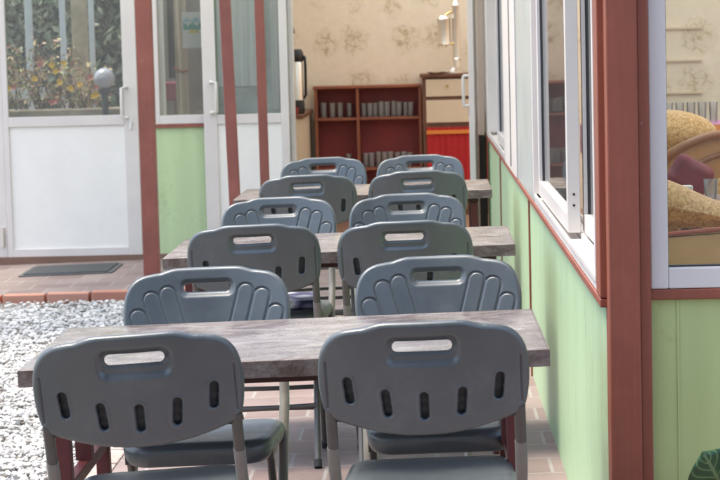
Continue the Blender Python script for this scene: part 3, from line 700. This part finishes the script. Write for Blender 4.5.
roof('porch_roof', -3.6, .38, 11.7, 15.49, 2.62, 'corrugated translucent porch roof over the doors')

# ------------------------------------------------------------------ interior beyond the double door
BY = 18.75
bw = box(-1.35, 6.0, BY, BY+.1, -.1, 2.9).build('back_wall', WALLP); tag(bw, 'beige flowered wallpaper wall behind the glass shelves', 'wall')
iw = box(-1.29, -1.20, 15.62, BY-.002, -.1, 2.9).build('inner_wall', WALLP); tag(iw, 'narrow beige flowered wall left of the doorway behind the flask', 'wall')
flo = box(-6.5, 6.0, 15.462, 20, -.16, .0).build('room_floor', mat('room_floor', (.22, .13, .09), .35, var=(3, .2))); tag(flo, None, None, kind='structure')
flo2 = box(.56, 6.0, 5.56, 15.458, -.16, .0).build('room_floor', flo.data.materials[0]); tag(flo2, None, None, kind='structure')
rw = box(6.0, 6.1, 5.5, BY, -.1, 2.9); rwo = rw.build('far_wall', WALLP); tag(rwo, 'beige flowered wall on the far side of the dining room', 'wall')
roof('room_roof', .46, 6.1, 5.3, 15.49, 2.85, 'pale translucent roof sheets over the dining room', CEIL)
roof('room_roof', -1.3, 6.1, 15.51, BY+.1, 2.85, 'pale translucent roof sheets over the room with the glass shelves', CEIL)

cab = empty('glass_shelf', (-.98, 18.45, 0)); tag(cab, 'low dark red shelf unit holding rows of tumblers', 'shelf')
box(.0, .90, .255, .27, .0, 1.09).build('back_panel', WOODRED, cab)
for x in (.0, .355, .885): box(x, x+.025, .0, .254, .0, 1.088).build('side_panel', WOODEDGE, cab, bevel=.002)
for z in (.40, .83): 
    box(.0255, .354, .004, .254, z-.011, z+.011).build('shelf_board', WOODEDGE, cab, bevel=.002); box(.3805, .884, .004, .254, z-.011, z+.011).build('shelf_board', WOODEDGE, cab, bevel=.002)
box(-.01, .91, -.012, .275, 1.0885, 1.112).build('top_board', WOODEDGE, cab, bevel=.003)
def tumbler_mb(hh=.125, r=.029): return MB().lathe([(r*.78, 0), (r, hh), (r*.90, hh), (r*.70, .012)], n=16)
tum = tumbler_mb().build('tumbler', TUMBLER); first = True
def put_glasses(xs, y, z, lab, grp):
    global first
    for x in xs:
        o = tum if first else tum.copy()
        if not first: COL.objects.link(o)
        first = False; o.location = (x+random.uniform(-.004, .004), y+random.uniform(-.02, .02), z); o.scale = (1, 1, random.uniform(.92, 1.06)); tag(o, lab, 'glass', grp)
put_glasses([-.91+.073*i for i in range(4)], 18.58, .8415, 'clear tumbler on the upper left shelf of the red unit', 'tumblers upper left')
put_glasses([-.565+.0505*i for i in range(9)], 18.58, .8415, 'clear tumbler in the row on the upper right shelf of the red unit', 'tumblers upper right')
put_glasses([-.56+.055*i for i in range(8)], 18.58, .4115, 'clear tumbler in the row on the lower right shelf of the red unit', 'tumblers lower right')
put_glasses([-.70], 18.58, .4115, 'lone tumbler on the lower left shelf of the red unit', None)

dw = empty('drawer_cabinet', (-.06, 18.35, 0)); tag(dw, 'brown cabinet with cream drawers hung with a red cloth', 'cabinet')
box(.0, .62, .02, .37, .0, 1.168).build('body', BROWN, dw)
box(-.02, .64, -.01, .38, 1.1685, 1.198).build('top_board', BROWN, dw, bevel=.004)
d_ = box(.03, .59, .004, .0195, 1.005, 1.15).build('drawer', CREAM, dw, bevel=.003)
MB().tube([(.21, .003, 1.095), (.21, -.012, 1.095)], .012, 12).build('lock', BRASS, d_)
box(.03, .59, .004, .0195, .785, .975).build('drawer', CREAM, dw, bevel=.003)
cl = MB(); n = 60; vs = []; fs = []
for i in range(n+1):
    xx = .03+.57*i/n; yy = -.004-.010*math.sin(i*1.1)-.006*math.sin(i*.37)
    vs += [(xx, yy*.3, .745), (xx, yy-.006, .25), (xx, .012, .745), (xx, .012, .25)]
for i in range(n): a = i*4; c = a+4; fs += [(a, a+1, c+1, c), (a+2, c+2, c+3, a+3), (a, c, c+2, a+2), (a+1, a+3, c+3, c+1)]
fs += [(0, 2, 3, 1), (n*4, n*4+1, n*4+3, n*4+2)]
cl.add(vs, fs, True); c_ = cl.build('red_cloth', REDCLOTH, dw); box(.028, .602, -.018, -.011, .690, .722).build('orange_band', ORANGE, c_)
# drinks urn on the cabinet
ur = empty('drink_urn', (.20, 18.5, 1.198)); tag(ur, 'tall chrome drink urn with two columns on the brown cabinet', 'urn')
MB().lathe([(.10, 0), (.10, .012), (.03, .03), (.026, .05)]).build('base', CHROME, ur)
MB().lathe([(.030, .05), (.030, .11), (.042, .12), (.032, .13), (.032, .56), (.036, .57), (.014, .62), (.001, .64)], c=(.035, 0, 0)).build('column', CHROME, ur)
MB().lathe([(.048, .235), (.060, .245), (.058, .26), (.058, .45), (.062, .46), (.040, .485)], c=(-.066, 0, 0)).build('cylinder', CHROME, ur)
ft = MB(); ft.tube([(-.052, 0, .25), (-.052, -.05, .235)], .012, 10); ft.tube([(-.052, 0, .49), (0, 0, .52), (.035, 0, .50)], .010, 10); ft.tube([(.035, -.02, .25), (-.05, -.01, .25)], .010, 10)
ft.build('tap', BRASS, ur)
bw2 = MB().lathe([(.05, 0), (.075, .012), (.08, .016), (.07, .012), (.05, .006)], c=(.06, 18.38, 1.1985)).build('saucer', CHROME); tag(bw2, 'small steel saucer on the brown cabinet below the urn', 'saucer')
# counter, flask and hook at the doorway's left
ct = empty('counter', (-1.145, 17.2, 0)); tag(ct, 'beige counter with dark top just inside the doorway', 'counter')
box(.0, .12, .0, 1.5, .0, .885).build('body', CREAM, ct); box(-.005, .14, -.02, 1.5, .8855, .915).build('top_board', BROWN, ct, bevel=.003)
fk = empty('vacuum_flask', (-1.075, 17.6, .915)); tag(fk, 'steel vacuum flask with black lid and handle on the counter', 'flask')
MB().lathe([(.058, 0), (.062, .01), (.060, .10), (.0565, .11)]).build('base', BLACK, fk)
MB().lathe([(.0565, .11), (.0565, .40), (.05, .42)]).build('body', CHROME, fk)
MB().lathe([(.055, .42), (.062, .43), (.062, .49), (.045, .52)]).build('lid', BLACK, fk)
MB().tube([(.05, -.01, .47), (.072, -.01, .455), (.076, -.01, .38), (.074, -.01, .15), (.055, -.01, .12)], .011, 10).build('handle', BLACK, fk)
cp = MB().lathe([(.022, 0), (.03, .06), (.027, .06), (.02, .006)], c=(-1.07, 17.28, .9155)).build('small_cup', mat('red_ceramic', (.25, .03, .03), .3)); tag(cp, 'small dark red cup at the front of the counter', 'cup')
hk = MB(); hk.box(-1.199, -1.12, 17.35, 17.43, 1.58, 1.66); hk.tube([(-1.13, 17.39, 1.60), (-1.085, 17.38, 1.61), (-1.08, 17.38, 1.56)], .018, 10)
tag(hk.build('wall_fitting', BLACK, bevel=.004), 'small black fitting fixed to the wall above the flask', 'fitting')

# ------------------------------------------------------------------ behind the end window
gw = box(-2.02, -1.296, 16.62, 16.7, -.1, 2.7).build('inner_wall', GREYW); tag(gw, 'dark grey partition seen through the window beside the white door', 'wall')
def drape(name, x0, x1, y, z0, z1, m, lab, amp=.02, wl=.05, cat='curtain'):
    n = max(8, int((x1-x0)/wl*8)); vs = []; fs = []; K = 9
    for i in range(n+1):
        xx = x0+(x1-x0)*i/n
        for k in range(K):
            t = k/(K-1); yy = y+amp*(1-.4*t)*math.sin(2*PI*(xx-x0)/wl+.5*math.sin(9*t)+1.3*math.sin(xx*17))
            vs += [(xx, yy, z0+(z1-z0)*t)]
    st = (n+1)*K; vs += [(x, yy+.004, z) for x, yy, z in vs]
    for i in range(n):
        for k in range(K-1):
            a = i*K+k; c = a+K; fs += [(a, c, c+1, a+1), (a+st, a+1+st, c+1+st, c+st)]
        fs += [(i*K, i*K+st, (i+1)*K+st, (i+1)*K), (i*K+K-1, (i+1)*K+K-1, (i+1)*K+K-1+st, i*K+K-1+st)]
    for k in range(K-1): fs += [(k, k+1, k+1+st, k+st), (n*K+k, n*K+k+st, n*K+k+1+st, n*K+k+1)]
    return tag(MB().add(vs, fs, True).build(name, m), lab, cat)
drape('window_curtain', -1.955, -1.915, 15.75, .6, 2.1, CURTAIN, 'thin pale curtain strip at the left edge of the end window', .01, .03)
drape('window_curtain', -1.91, -1.82, 15.95, 1.25, 2.1, DRAPE, 'dark brown drape hanging in the end window', .02, .045)
drape('window_curtain', -1.845, -1.755, 15.80, .3, 2.1, BEIGE, 'beige drape with a tie hanging left of the poster', .014, .06)
tie = MB().tube([(-1.85, 15.775, 1.33), (-1.80, 15.768, 1.30), (-1.75, 15.775, 1.31)], .012, 8).build('curtain_tie', BROWN); tag(tie, 'brown tie band around the beige drape', 'curtain tie')
drape('window_curtain', -1.70, -1.62, 16.3, .4, 1.5, BEIGE, 'grey beige drape hanging below the poster', .02, .06)
po = box(-1.757, -1.606, 15.545, 15.549, 1.47, 1.725).build('wall_poster', POSTERW); tag(po, 'white poster with green and yellow picture inside the end window', 'poster')
pg = MB(); 
def wavy(x0, x1, zlo, zhi, y, s):
    n = 20; pts = [(x0+(x1-x0)*i/n, zhi+.012*math.sin(i*.7+s)+.008*math.sin(i*1.9+s)) for i in range(n+1)]; return pts+[(x1, zlo), (x0, zlo)]
pg.prism_y(wavy(-1.75, -1.612, 1.60, 1.64, 0, 1), 15.5425, 15.5445); pg.build('picture_green', POSTERG, po)
MB().prism_y(wavy(-1.71, -1.64, 1.575, 1.598, 0, 3), 15.5425, 15.5445).build('picture_yellow', POSTERY, po)
MB().prism_y(wavy(-1.75, -1.612, 1.655, 1.675, 0, 5), 15.5425, 15.5445).build('picture_sky', POSTERB, po)
rc = empty('inner_chair', (-1.955, 16.2, 0)); tag(rc, 'dark red chair behind the end window', 'chair')
box(-.045, .075, .0, .05, 1.08, 1.22).build('backrest', CUSHION, rc, bevel=.012); box(-.04, .06, -.3, .0, .5, .56).build('seat', CUSHION, rc, bevel=.01)
for sx in (-.035, .06):
    box(sx-.012, sx+.012, .005, .035, 0.0, 1.078).build('leg', BROWN, rc); box(sx-.012, sx+.012, -.29, -.26, 0.0, .499).build('leg', BROWN, rc)
# behind the folded leaf: pale curtain hung against the wall
box(-1.499, -.986, -.004, -.001, .98, 2.1).build('glazed_backing', mat('dim_pane_back', (.58, .62, .58), .3, var=(3, .3)), endw)
drape('door_curtain', -1.50, -1.16, 15.46, 1.19, 2.09, CURTAIN, 'pale grey green curtain behind the folded door leaf', .012, .055)
drape('door_curtain', -1.12, -1.07, 15.46, 1.02, 2.09, mat('white_curtain', (.76, .77, .73), .7), 'white curtain strip by the right edge of the folded leaf', .008, .04)

# ------------------------------------------------------------------ garden mirrored in the closed door, built as objects behind its glass
def leaves(name, n, sampler, size, m, parent=None, flat=.5):
    P = np.array([sampler() for _ in range(n)]); d = RNG.normal(size=(n, 3)); d /= np.linalg.norm(d, axis=1)[:, None]
    e = np.cross(d, RNG.normal(size=(n, 3))); e /= np.linalg.norm(e, axis=1)[:, None]; s = (size*RNG.uniform(.6, 1.4, n))[:, None]
    nrm = np.cross(d, e)
    V = np.stack([P-d*s, P+e*s*flat+nrm*s*.1, P+d*s, P-e*s*flat+nrm*s*.1], 1).reshape(-1, 3)
    F = np.arange(n*4).reshape(-1, 4)
    return grid_mesh(name, V, F, m, parent, smooth=False)
gardenf = box(-8, -1.4, 15.61, 24, -.4, -.163).build('garden_ground', mat('garden_soil', (.16, .14, .09), .95, var=(6, .4))); tag(gardenf, None, None, kind='structure')
hd = empty('hedge', (-4, 20.5, -.16)); tag(hd, 'dark green hedge mirrored in the white door, built behind its glass', 'hedge')
def hs():
    x = random.uniform(-1.2, 2.4); z = random.uniform(0, 3.2); y = random.gauss(0, .22)+.25*math.sin(x*3+z*2)
    return (x, y, z)
leaves('foliage', 15000, hs, .045, HEDGE, hd)
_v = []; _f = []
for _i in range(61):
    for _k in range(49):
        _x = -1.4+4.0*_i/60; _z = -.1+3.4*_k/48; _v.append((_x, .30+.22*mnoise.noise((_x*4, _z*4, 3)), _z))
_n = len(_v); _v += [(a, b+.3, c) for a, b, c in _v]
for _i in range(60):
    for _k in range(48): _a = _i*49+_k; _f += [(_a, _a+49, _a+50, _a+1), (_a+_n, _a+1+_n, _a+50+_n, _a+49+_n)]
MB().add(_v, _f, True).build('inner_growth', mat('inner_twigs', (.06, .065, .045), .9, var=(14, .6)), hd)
st = MB()
for i in range(9): st.tube([(-2.4+.55*i, 0, 0), (-2.3+.55*i, .05, 1.3), (-2.45+.55*i, 0, 2.6)], [.03, .022, .012], 8)
st.build('trunk', BARK, hd)
# planter with a flowering shrub
gy = 16.35
pl = empty('flower_shrub', (-2.82, gy, .0)); tag(pl, 'mirrored flowering shrub with pinkish leaves and yellow blooms in a trough', 'shrub')
box(-.42, .50, -.14, .14, 1.02-.30, 1.055-.02).build('trough', CONC, pl, bevel=.01)
br = MB(); tips = []
for i in range(40):
    x0 = random.uniform(-.34, .36); a = random.uniform(-.5, .5); L = random.uniform(.16, .46)*(1.2 if x0 < .1 else .8)
    p = [(x0, random.uniform(-.06, .06), 1.03)]
    for k in range(1, 5): q = p[-1]; p.append((q[0]+a*L/4+random.uniform(-.012, .012), q[1]+random.uniform(-.025, .02), q[2]+L/4))
    br.tube(p, [.005, .0045, .004, .003, .002], 6); tips.append(p)
br.build('branch', BARK, pl)
def shs():
    p = random.choice(tips); q = p[random.randint(1, 4)]; return (q[0]+random.gauss(0, .022), q[1]+random.gauss(0, .025), q[2]+random.gauss(0, .022))
leaves('foliage', 1300, shs, .021, SHRUBL, pl, .42)
def bloom(c, m, r):
    mb = MB()
    for k in range(6):
        t = 2*PI*k/6+random.random(); dx, dz = math.cos(t)*r, math.sin(t)*r; px, pz = -math.sin(t)*r*.5, math.cos(t)*r*.5
        mb.add([c, (c[0]+dx*.6+px, c[1]-.008, c[2]+dz*.6+pz), (c[0]+dx, c[1]-.014, c[2]+dz), (c[0]+dx*.6-px, c[1]-.008, c[2]+dz*.6-pz)], [(0, 1, 2, 3)])
    return mb.build('bloom', m, pl)
for dx, z in ((-.005, 1.365), (.085, 1.38), (.02, 1.32), (.13, 1.19), (.30, 1.13), (.32, 1.14), (-.34, 1.2), (.05, 1.24), (-.14, 1.27), (.20, 1.22)): bloom((dx, -.10, z), PETALY, .026)
for dx, z in ((-.09, 1.40), (-.10, 1.37), (-.30, 1.21), (.01, 1.10), (-.02, 1.09), (.28, 1.27), (.33, 1.20), (.38, 1.27)): bloom((dx, -.09, z), PETALR, .024)
gl = empty('globe_lamp', (-2.405, 16.05, -.16)); tag(gl, 'mirrored round frosted globe lamp on a dark post beside the shrub', 'lamp')
MB().lathe([(.035, 0), (.03, .05), (.026, .08), (.026, 1.30), (.045, 1.31), (.045, 1.345)], n=16).build('lamp_post', IRON, gl)
MB().lathe([(.078*math.sin(PI*(i+.6)/12.6), 1.42-.078*math.cos(PI*(i+.6)/12.6)) for i in range(13)], n=28).build('globe', GLOBE, gl)
def gpost(name, px, y, w_, m, lab, cat='post'):
    X = (px-428)/F_PX*y*1.0; X -= .0
    o = box(X-w_/2, X+w_/2, y-w_/2, y+w_/2, -.2, 3.2).build(name, m, bevel=.004); tag(o, lab, cat)
gpost('garden_post', 29, 17.6, .055, BLUEP, 'mirrored pale blue steel post built behind the glass, leftmost of the three')
gpost('garden_post', 63, 17.9, .045, BLUEP, 'mirrored pale blue steel post built behind the glass beside the tan post')
gpost('garden_post', 92, 17.4, .04, BLUEP, 'mirrored pale blue steel post rising behind the globe lamp')
gpost('tree_stake', 80, 18.4, .12, TANP, 'mirrored broad tan wooden post built behind the white door glass')
bn = MB(); bn.box(-3.8, -1.45, 17.0, 17.08, .84, .98); bn.box(-3.8, -1.45, 17.0, 17.08, -.2, .60)
tag(bn.build('garden_wall', CONC, bevel=.006), 'mirrored low tan garden wall built behind the white door glass', 'wall')
rail = box(-2.36, -1.9, 16.9, 16.95, 1.10, 1.15).build('garden_rail', BLUEP); tag(rail, 'mirrored short pale rail behind the globe lamp', 'rail')
rail = box(-3.4, -2.98, 16.9, 16.95, 1.10, 1.19).build('garden_rail', BLUEP); tag(rail, 'mirrored short pale board behind the shrub at the left', 'rail')

# ------------------------------------------------------------------ door mat
mt = empty('door_mat', (-2.50, 14.86, fl(-2.5)+.003), (0, TILT, .01)); tag(mt, 'dark grey doormat on the pink paving before the white door', 'doormat')
box(-.29, .29, -.27, .27, .002, .014).build('pile', MAT_, mt, bevel=.003); box(-.32, .32, -.30, .30, .0, .006).build('border', MATEDGE, mt, bevel=.002)

# ------------------------------------------------------------------ dining room seen through the near window
def arch(x0, x1, z0, zs, zt, n=24):
    return [(x0, z0)]+[(x0+(x1-x0)*i/n, zs+(zt-zs)*math.sin(PI*i/n)**.7) for i in range(n+1)]+[(x1, z0)]
so = empty('gold_sofa', (1.15, 6.35, 0)); tag(so, 'gold brocade sofa with tan panelled back right behind the near window', 'sofa')
MB().prism_y([(-.6, .0), (-.6, .90)]+[(-.6+1.2*i/20, .895+.035*math.sin(PI*i/20)) for i in range(21)]+[(.6, .0)], -.06, .02).build('back_panel', TANPANEL, so, bevel=.008)
MB().tube([(-.6+1.2*i/24, -.066, .897+.036*math.sin(PI*i/24)) for i in range(25)], .007, 8).build('piping', PIPING, so)
cu = MB(); n1, n2 = 28, 12
vs = []; fs = []
for i in range(n1+1):
    u = i/n1; x = -.62+1.24*u; top = .955+.10*math.exp(-((x+.50)/.17)**2)
    for k in range(n2):
        t = 2*PI*k/n2; vs.append((x, .13+.13*math.cos(t), .92+(top-.92)*.5+(top-.92+.02)*.5*math.sin(t)))
for i in range(n1):
    for k in range(n2): fs.append((i*n2+k, i*n2+(k+1) % n2, (i+1)*n2+(k+1) % n2, (i+1)*n2+k))
fs += [tuple(range(n2)), tuple(n1*n2+k for k in range(n2-1, -1, -1))]
cu.add(vs, fs, True).build('back_cushion', BROC, so)
box(-.6, .6, .021, .75, .2, .48).build('seat', BROC, so, bevel=.04)
for sx in (-.56, .56):
    for sy in (0.06, .70): box(sx-.03, sx+.03, sy-.03, sy+.03, 0, .199).build('leg', CARVED, so)
ac = empty('carved_armchair', (1.08, 7.9, 0), (0, 0, .12)); tag(ac, 'carved wooden armchair with gold back seen beyond the gold sofa', 'armchair')
fr = MB(); A = arch(-.36, .36, .55, .92, 1.13); B = 0
fr.prism_y(A, 0, .06); fr.build('back_frame', CARVED, ac, bevel=.012)
MB().tube([(x*.98, -.008, z-.008) for x, z in A[1:-1]], .016, 10).build('carved_rim', BROWNRIM, ac); MB().tube([(x*.70, -.006, .55+(z-.55)*.86) for x, z in A[1:-1]], .010, 10).build('carved_rim', BROWNRIM, ac)
MB().prism_y(arch(-.20, .20, .56, .80, .97), -.04, -.0005).build('back_cushion', BROC, ac, bevel=.012)
MB().tube([(-.36, -.01, .90), (-.40, -.12, .88), (-.41, -.30, .80), (-.40, -.40, .82)], [.03, .034, .03, .045], 12).build('arm', CARVED, ac)
MB().tube([(.36, -.01, .90), (.40, -.12, .88), (.41, -.30, .80), (.40, -.40, .82)], [.03, .034, .03, .045], 12).build('arm', CARVED, ac)
box(-.34, .34, -.5, -.031, .35, .50).build('seat', BROC, ac, bevel=.03)
for sx in (-.3, .3):
    for sy in (-.46, -.06): box(sx-.028, sx+.028, sy-.028, sy+.028, 0, .349).build('leg', CARVED, ac)
def ellip(name, c, r, m, lab, cat):
    mb = MB(); mb.lathe([(math.sin(PI*(i+.3)/12.6), -math.cos(PI*(i+.3)/12.6)) for i in range(13)], n=24)
    mb.v = [(c[0]+x*r[0], c[1]+y*r[1], c[2]+z*r[2]) for x, y, z in mb.v]; return tag(mb.build(name, m), lab, cat)
_rc = box(-.075, .075, -.03, .03, -.06, .06).build('red_cushion', CUSHION, bevel=.025, seg=4); _rc.location = (.915, 7.70, .985); _rc.rotation_euler = (.2, .5, .2); tag(_rc, 'maroon cushion against the carved armchair', 'cushion')
ellip('gold_bolster', (.88, 8.35, 1.10), (.22, .15, .10), BROC, 'gold patterned bolster beyond the carved armchair', 'bolster')
tb = empty('side_table', (1.02, 7.05, 0)); tag(tb, 'small dark side table with glass trinkets beside the sofa', 'table')
box(-.22, .25, -.15, .15, .93, .955).build('tabletop', BROWN, tb, bevel=.004)
for sx in (-.18, .21):
    for sy in (-.12, .12): box(sx-.02, sx+.02, sy-.02, sy+.02, 0, .929).build('leg', BROWN, tb)
for i, (x, z, lab) in enumerate(((.80, 0, 'white ceramic cube holder at the left end of the side table'), (.90, 0, 'small clear glass tumbler beside the white holder'), (.985, 0, 'small clear glass tumbler nearer the middle of the side table'))):
    if i == 0: tag(box(x, x+.04, 6.99, 7.03, .9555, 1.0).build('holder', WPANEL, bevel=.004), lab, 'holder')
    else:
        o = tum.copy(); COL.objects.link(o); o.location = (x, 7.02, .9555); o.scale = (.8, .8, .5); tag(o, lab, 'glass', 'glasses on the side table')
ctn = empty('long_counter', (2.6, 13.6, 0)); tag(ctn, 'long counter under a purple cloth at the back of the dining room', 'counter')
box(-1.6, 1.6, 0, .5, 0, .90).build('body', CREAM, ctn); t_ = box(-1.63, 1.63, -.03, .53, .72, .925).build('tablecloth', PURPLE, ctn, bevel=.02)
box(-.88, -.70, -.035, -.0305, .73, .915).build('orange_band', ORANGE, t_)
lab = 'tumbler in the row on the purple counter beyond the armchairs'
for i in range(12):
    o = tum.copy(); COL.objects.link(o); o.location = (1.50+.07*i, 13.72, .9255); tag(o, lab, 'glass', 'glasses on the purple counter')
dbk = box(1.2, 6.0, 14.9, 15.0, -.1, 2.8).build('partition_wall', WALLP); tag(dbk, 'pale flowered wall behind the purple counter', 'wall')
for z, lab in ((1.08, 'lowest'), (1.30, 'middle'), (1.52, 'topmost')):
    o = box(1.5, 1.86, 14.885, 14.898, z-.006, z+.006).build('reflection_strip', CREAM); tag(o, lab+' of three thin pale strips standing in for window reflections on the flowered wall', 'rail', 'reflection strips on the flowered wall')  # pale strips added in place of window reflections

# ------------------------------------------------------------------ pot plant at the near right corner
pp = empty('pot_plant', (.70, 5.12, fl(.7))); tag(pp, 'potted plant with dark veined leaves below the near window', 'plant')
MB().lathe([(.085, 0), (.12, .20), (.128, .20), (.128, .225), (.112, .225), (.105, .19)], n=24).build('pot', TERRA, pp)
def vleaf(base, tip, width, nrm, name='leaf'):
    base, tip, nrm = Vector(base), Vector(tip), Vector(nrm).normalized(); d = tip-base; sdir = d.cross(nrm).normalized(); L, Wn = 12, 8
    me = bpy.data.meshes.new(name); vs = []; fs = []; uv = []
    for i in range(L+1):
        t = i/L; wd = width*math.sin(PI*min(1, max(.02, t))**.75)**.8 if 0 < t < 1 else .001
        for k in range(Wn+1):
            s = k/Wn*2-1; p = base+d*t+sdir*s*wd+nrm*(.02*math.sin(PI*t)-.35*wd*s*s+.006*math.sin(t*18)*abs(s)); vs.append(p); uv.append((k/Wn, t))
    nV = len(vs); vs += [p-nrm*.0012 for p in vs]; uv += uv
    for i in range(L):
        for k in range(Wn):
            a = i*(Wn+1)+k; fs += [(a, a+1, a+Wn+2, a+Wn+1), (a+nV, a+nV+Wn+1, a+nV+Wn+2, a+nV+1)]
    me.from_pydata(vs, [], fs); me.materials.append(LEAFV); l = me.uv_layers.new()
    for lp in me.loops: l.data[lp.index].uv = uv[lp.vertex_index]
    for p in me.polygons: p.use_smooth = True
    o = bpy.data.objects.new(name, me); COL.objects.link(o); o.parent = pp; return o
for b, t, wd, nn in (((-.025, -.05, .385), (-.085, -.12, .500), .085, (-.1, -.9, .45)), ((.02, -.05, .38), (.02, -.16, .44), .06, (.1, -.7, .6)), ((.06, 0, .36), (.16, -.06, .40), .06, (.3, -.5, .8)), ((-.05, .02, .34), (-.18, .03, .36), .055, (-.3, -.4, .8)), ((0, .05, .36), (.03, .18, .40), .055, (0, .3, .9)), ((.01, -.02, .30), (-.06, -.18, .30), .05, (-.1, -.6, .7))):
    vleaf(b, t, wd, nn); MB().tube([(b[0]*.2, b[1]*.2, .19), (b[0]*.6, b[1]*.6, .19+(b[2]-.19)*.6), b], [.005, .004, .003], 8).build('stem', STEM, pp)

# ------------------------------------------------------------------ behind the viewpoint: an unseen hedge added to block low light, and the eave over the near wall
hb = empty('blocker_hedge', (-3, -7.5, -.15)); tag(hb, 'tall dark hedge added out of view to block light, mirrored in the door glass', 'hedge')
def hbs():
    x = random.uniform(-11, 11); z = random.uniform(0, 2.5)+.3*math.sin(x*1.3); return (x, random.gauss(0, .35)+.4*math.sin(x*2+z), z)
leaves('foliage', 9000, hbs, .15, HEDGE, hb)
st = MB()
for i in range(12): st.tube([(-10.5+1.9*i, 0, 0), (-10.4+1.9*i, .1, 1.2), (-10.6+1.9*i, 0, 2.3)], [.07, .05, .02], 8)
st.build('trunk', BARK, hb)
ev = MB(); ev.add([(.30, 4.95, 2.62), (3.6, 4.95, 2.62), (3.6, 5.6, 2.78), (.30, 5.6, 2.78), (.30, 4.95, 2.66), (3.6, 4.95, 2.66), (3.6, 5.6, 2.82), (.30, 5.6, 2.82)], [(0, 3, 2, 1), (4, 5, 6, 7), (0, 1, 5, 4), (1, 2, 6, 5), (2, 3, 7, 6), (3, 0, 4, 7)])
tag(ev.build('eave', BROWN), 'brown eave above the near wall and red corner post', 'roof')

vr = empty('shade_canopy', (0, 0, 0)); tag(vr, 'brown roof and wall added out of view behind the camera to darken the chair backs', 'shade_canopy')  # added roof, wall, posts and floor that block light from behind the camera
MB().add([(-1.9, -5, 2.75), (.75, -5, 2.75), (.75, 3.4, 2.5), (-1.9, 3.4, 2.5), (-1.9, -5, 2.82), (.75, -5, 2.82), (.75, 3.4, 2.57), (-1.9, 3.4, 2.57)], [(0, 3, 2, 1), (4, 5, 6, 7), (0, 1, 5, 4), (1, 2, 6, 5), (2, 3, 7, 6), (3, 0, 4, 7)]).build('roof', BROWN, vr)
box(-1.9, .75, -5.1, -5.0, -.15, 2.7).build('wall', GREENY, vr)
for x in (-1.8, .69): box(x-.05, x+.05, 2.7, 2.8, -.15, 2.49).build('post', REDPOST, vr)
box(-1.9, 4.5, -5, 2.59, -.17, -.09).build('floor', TILE, vr)
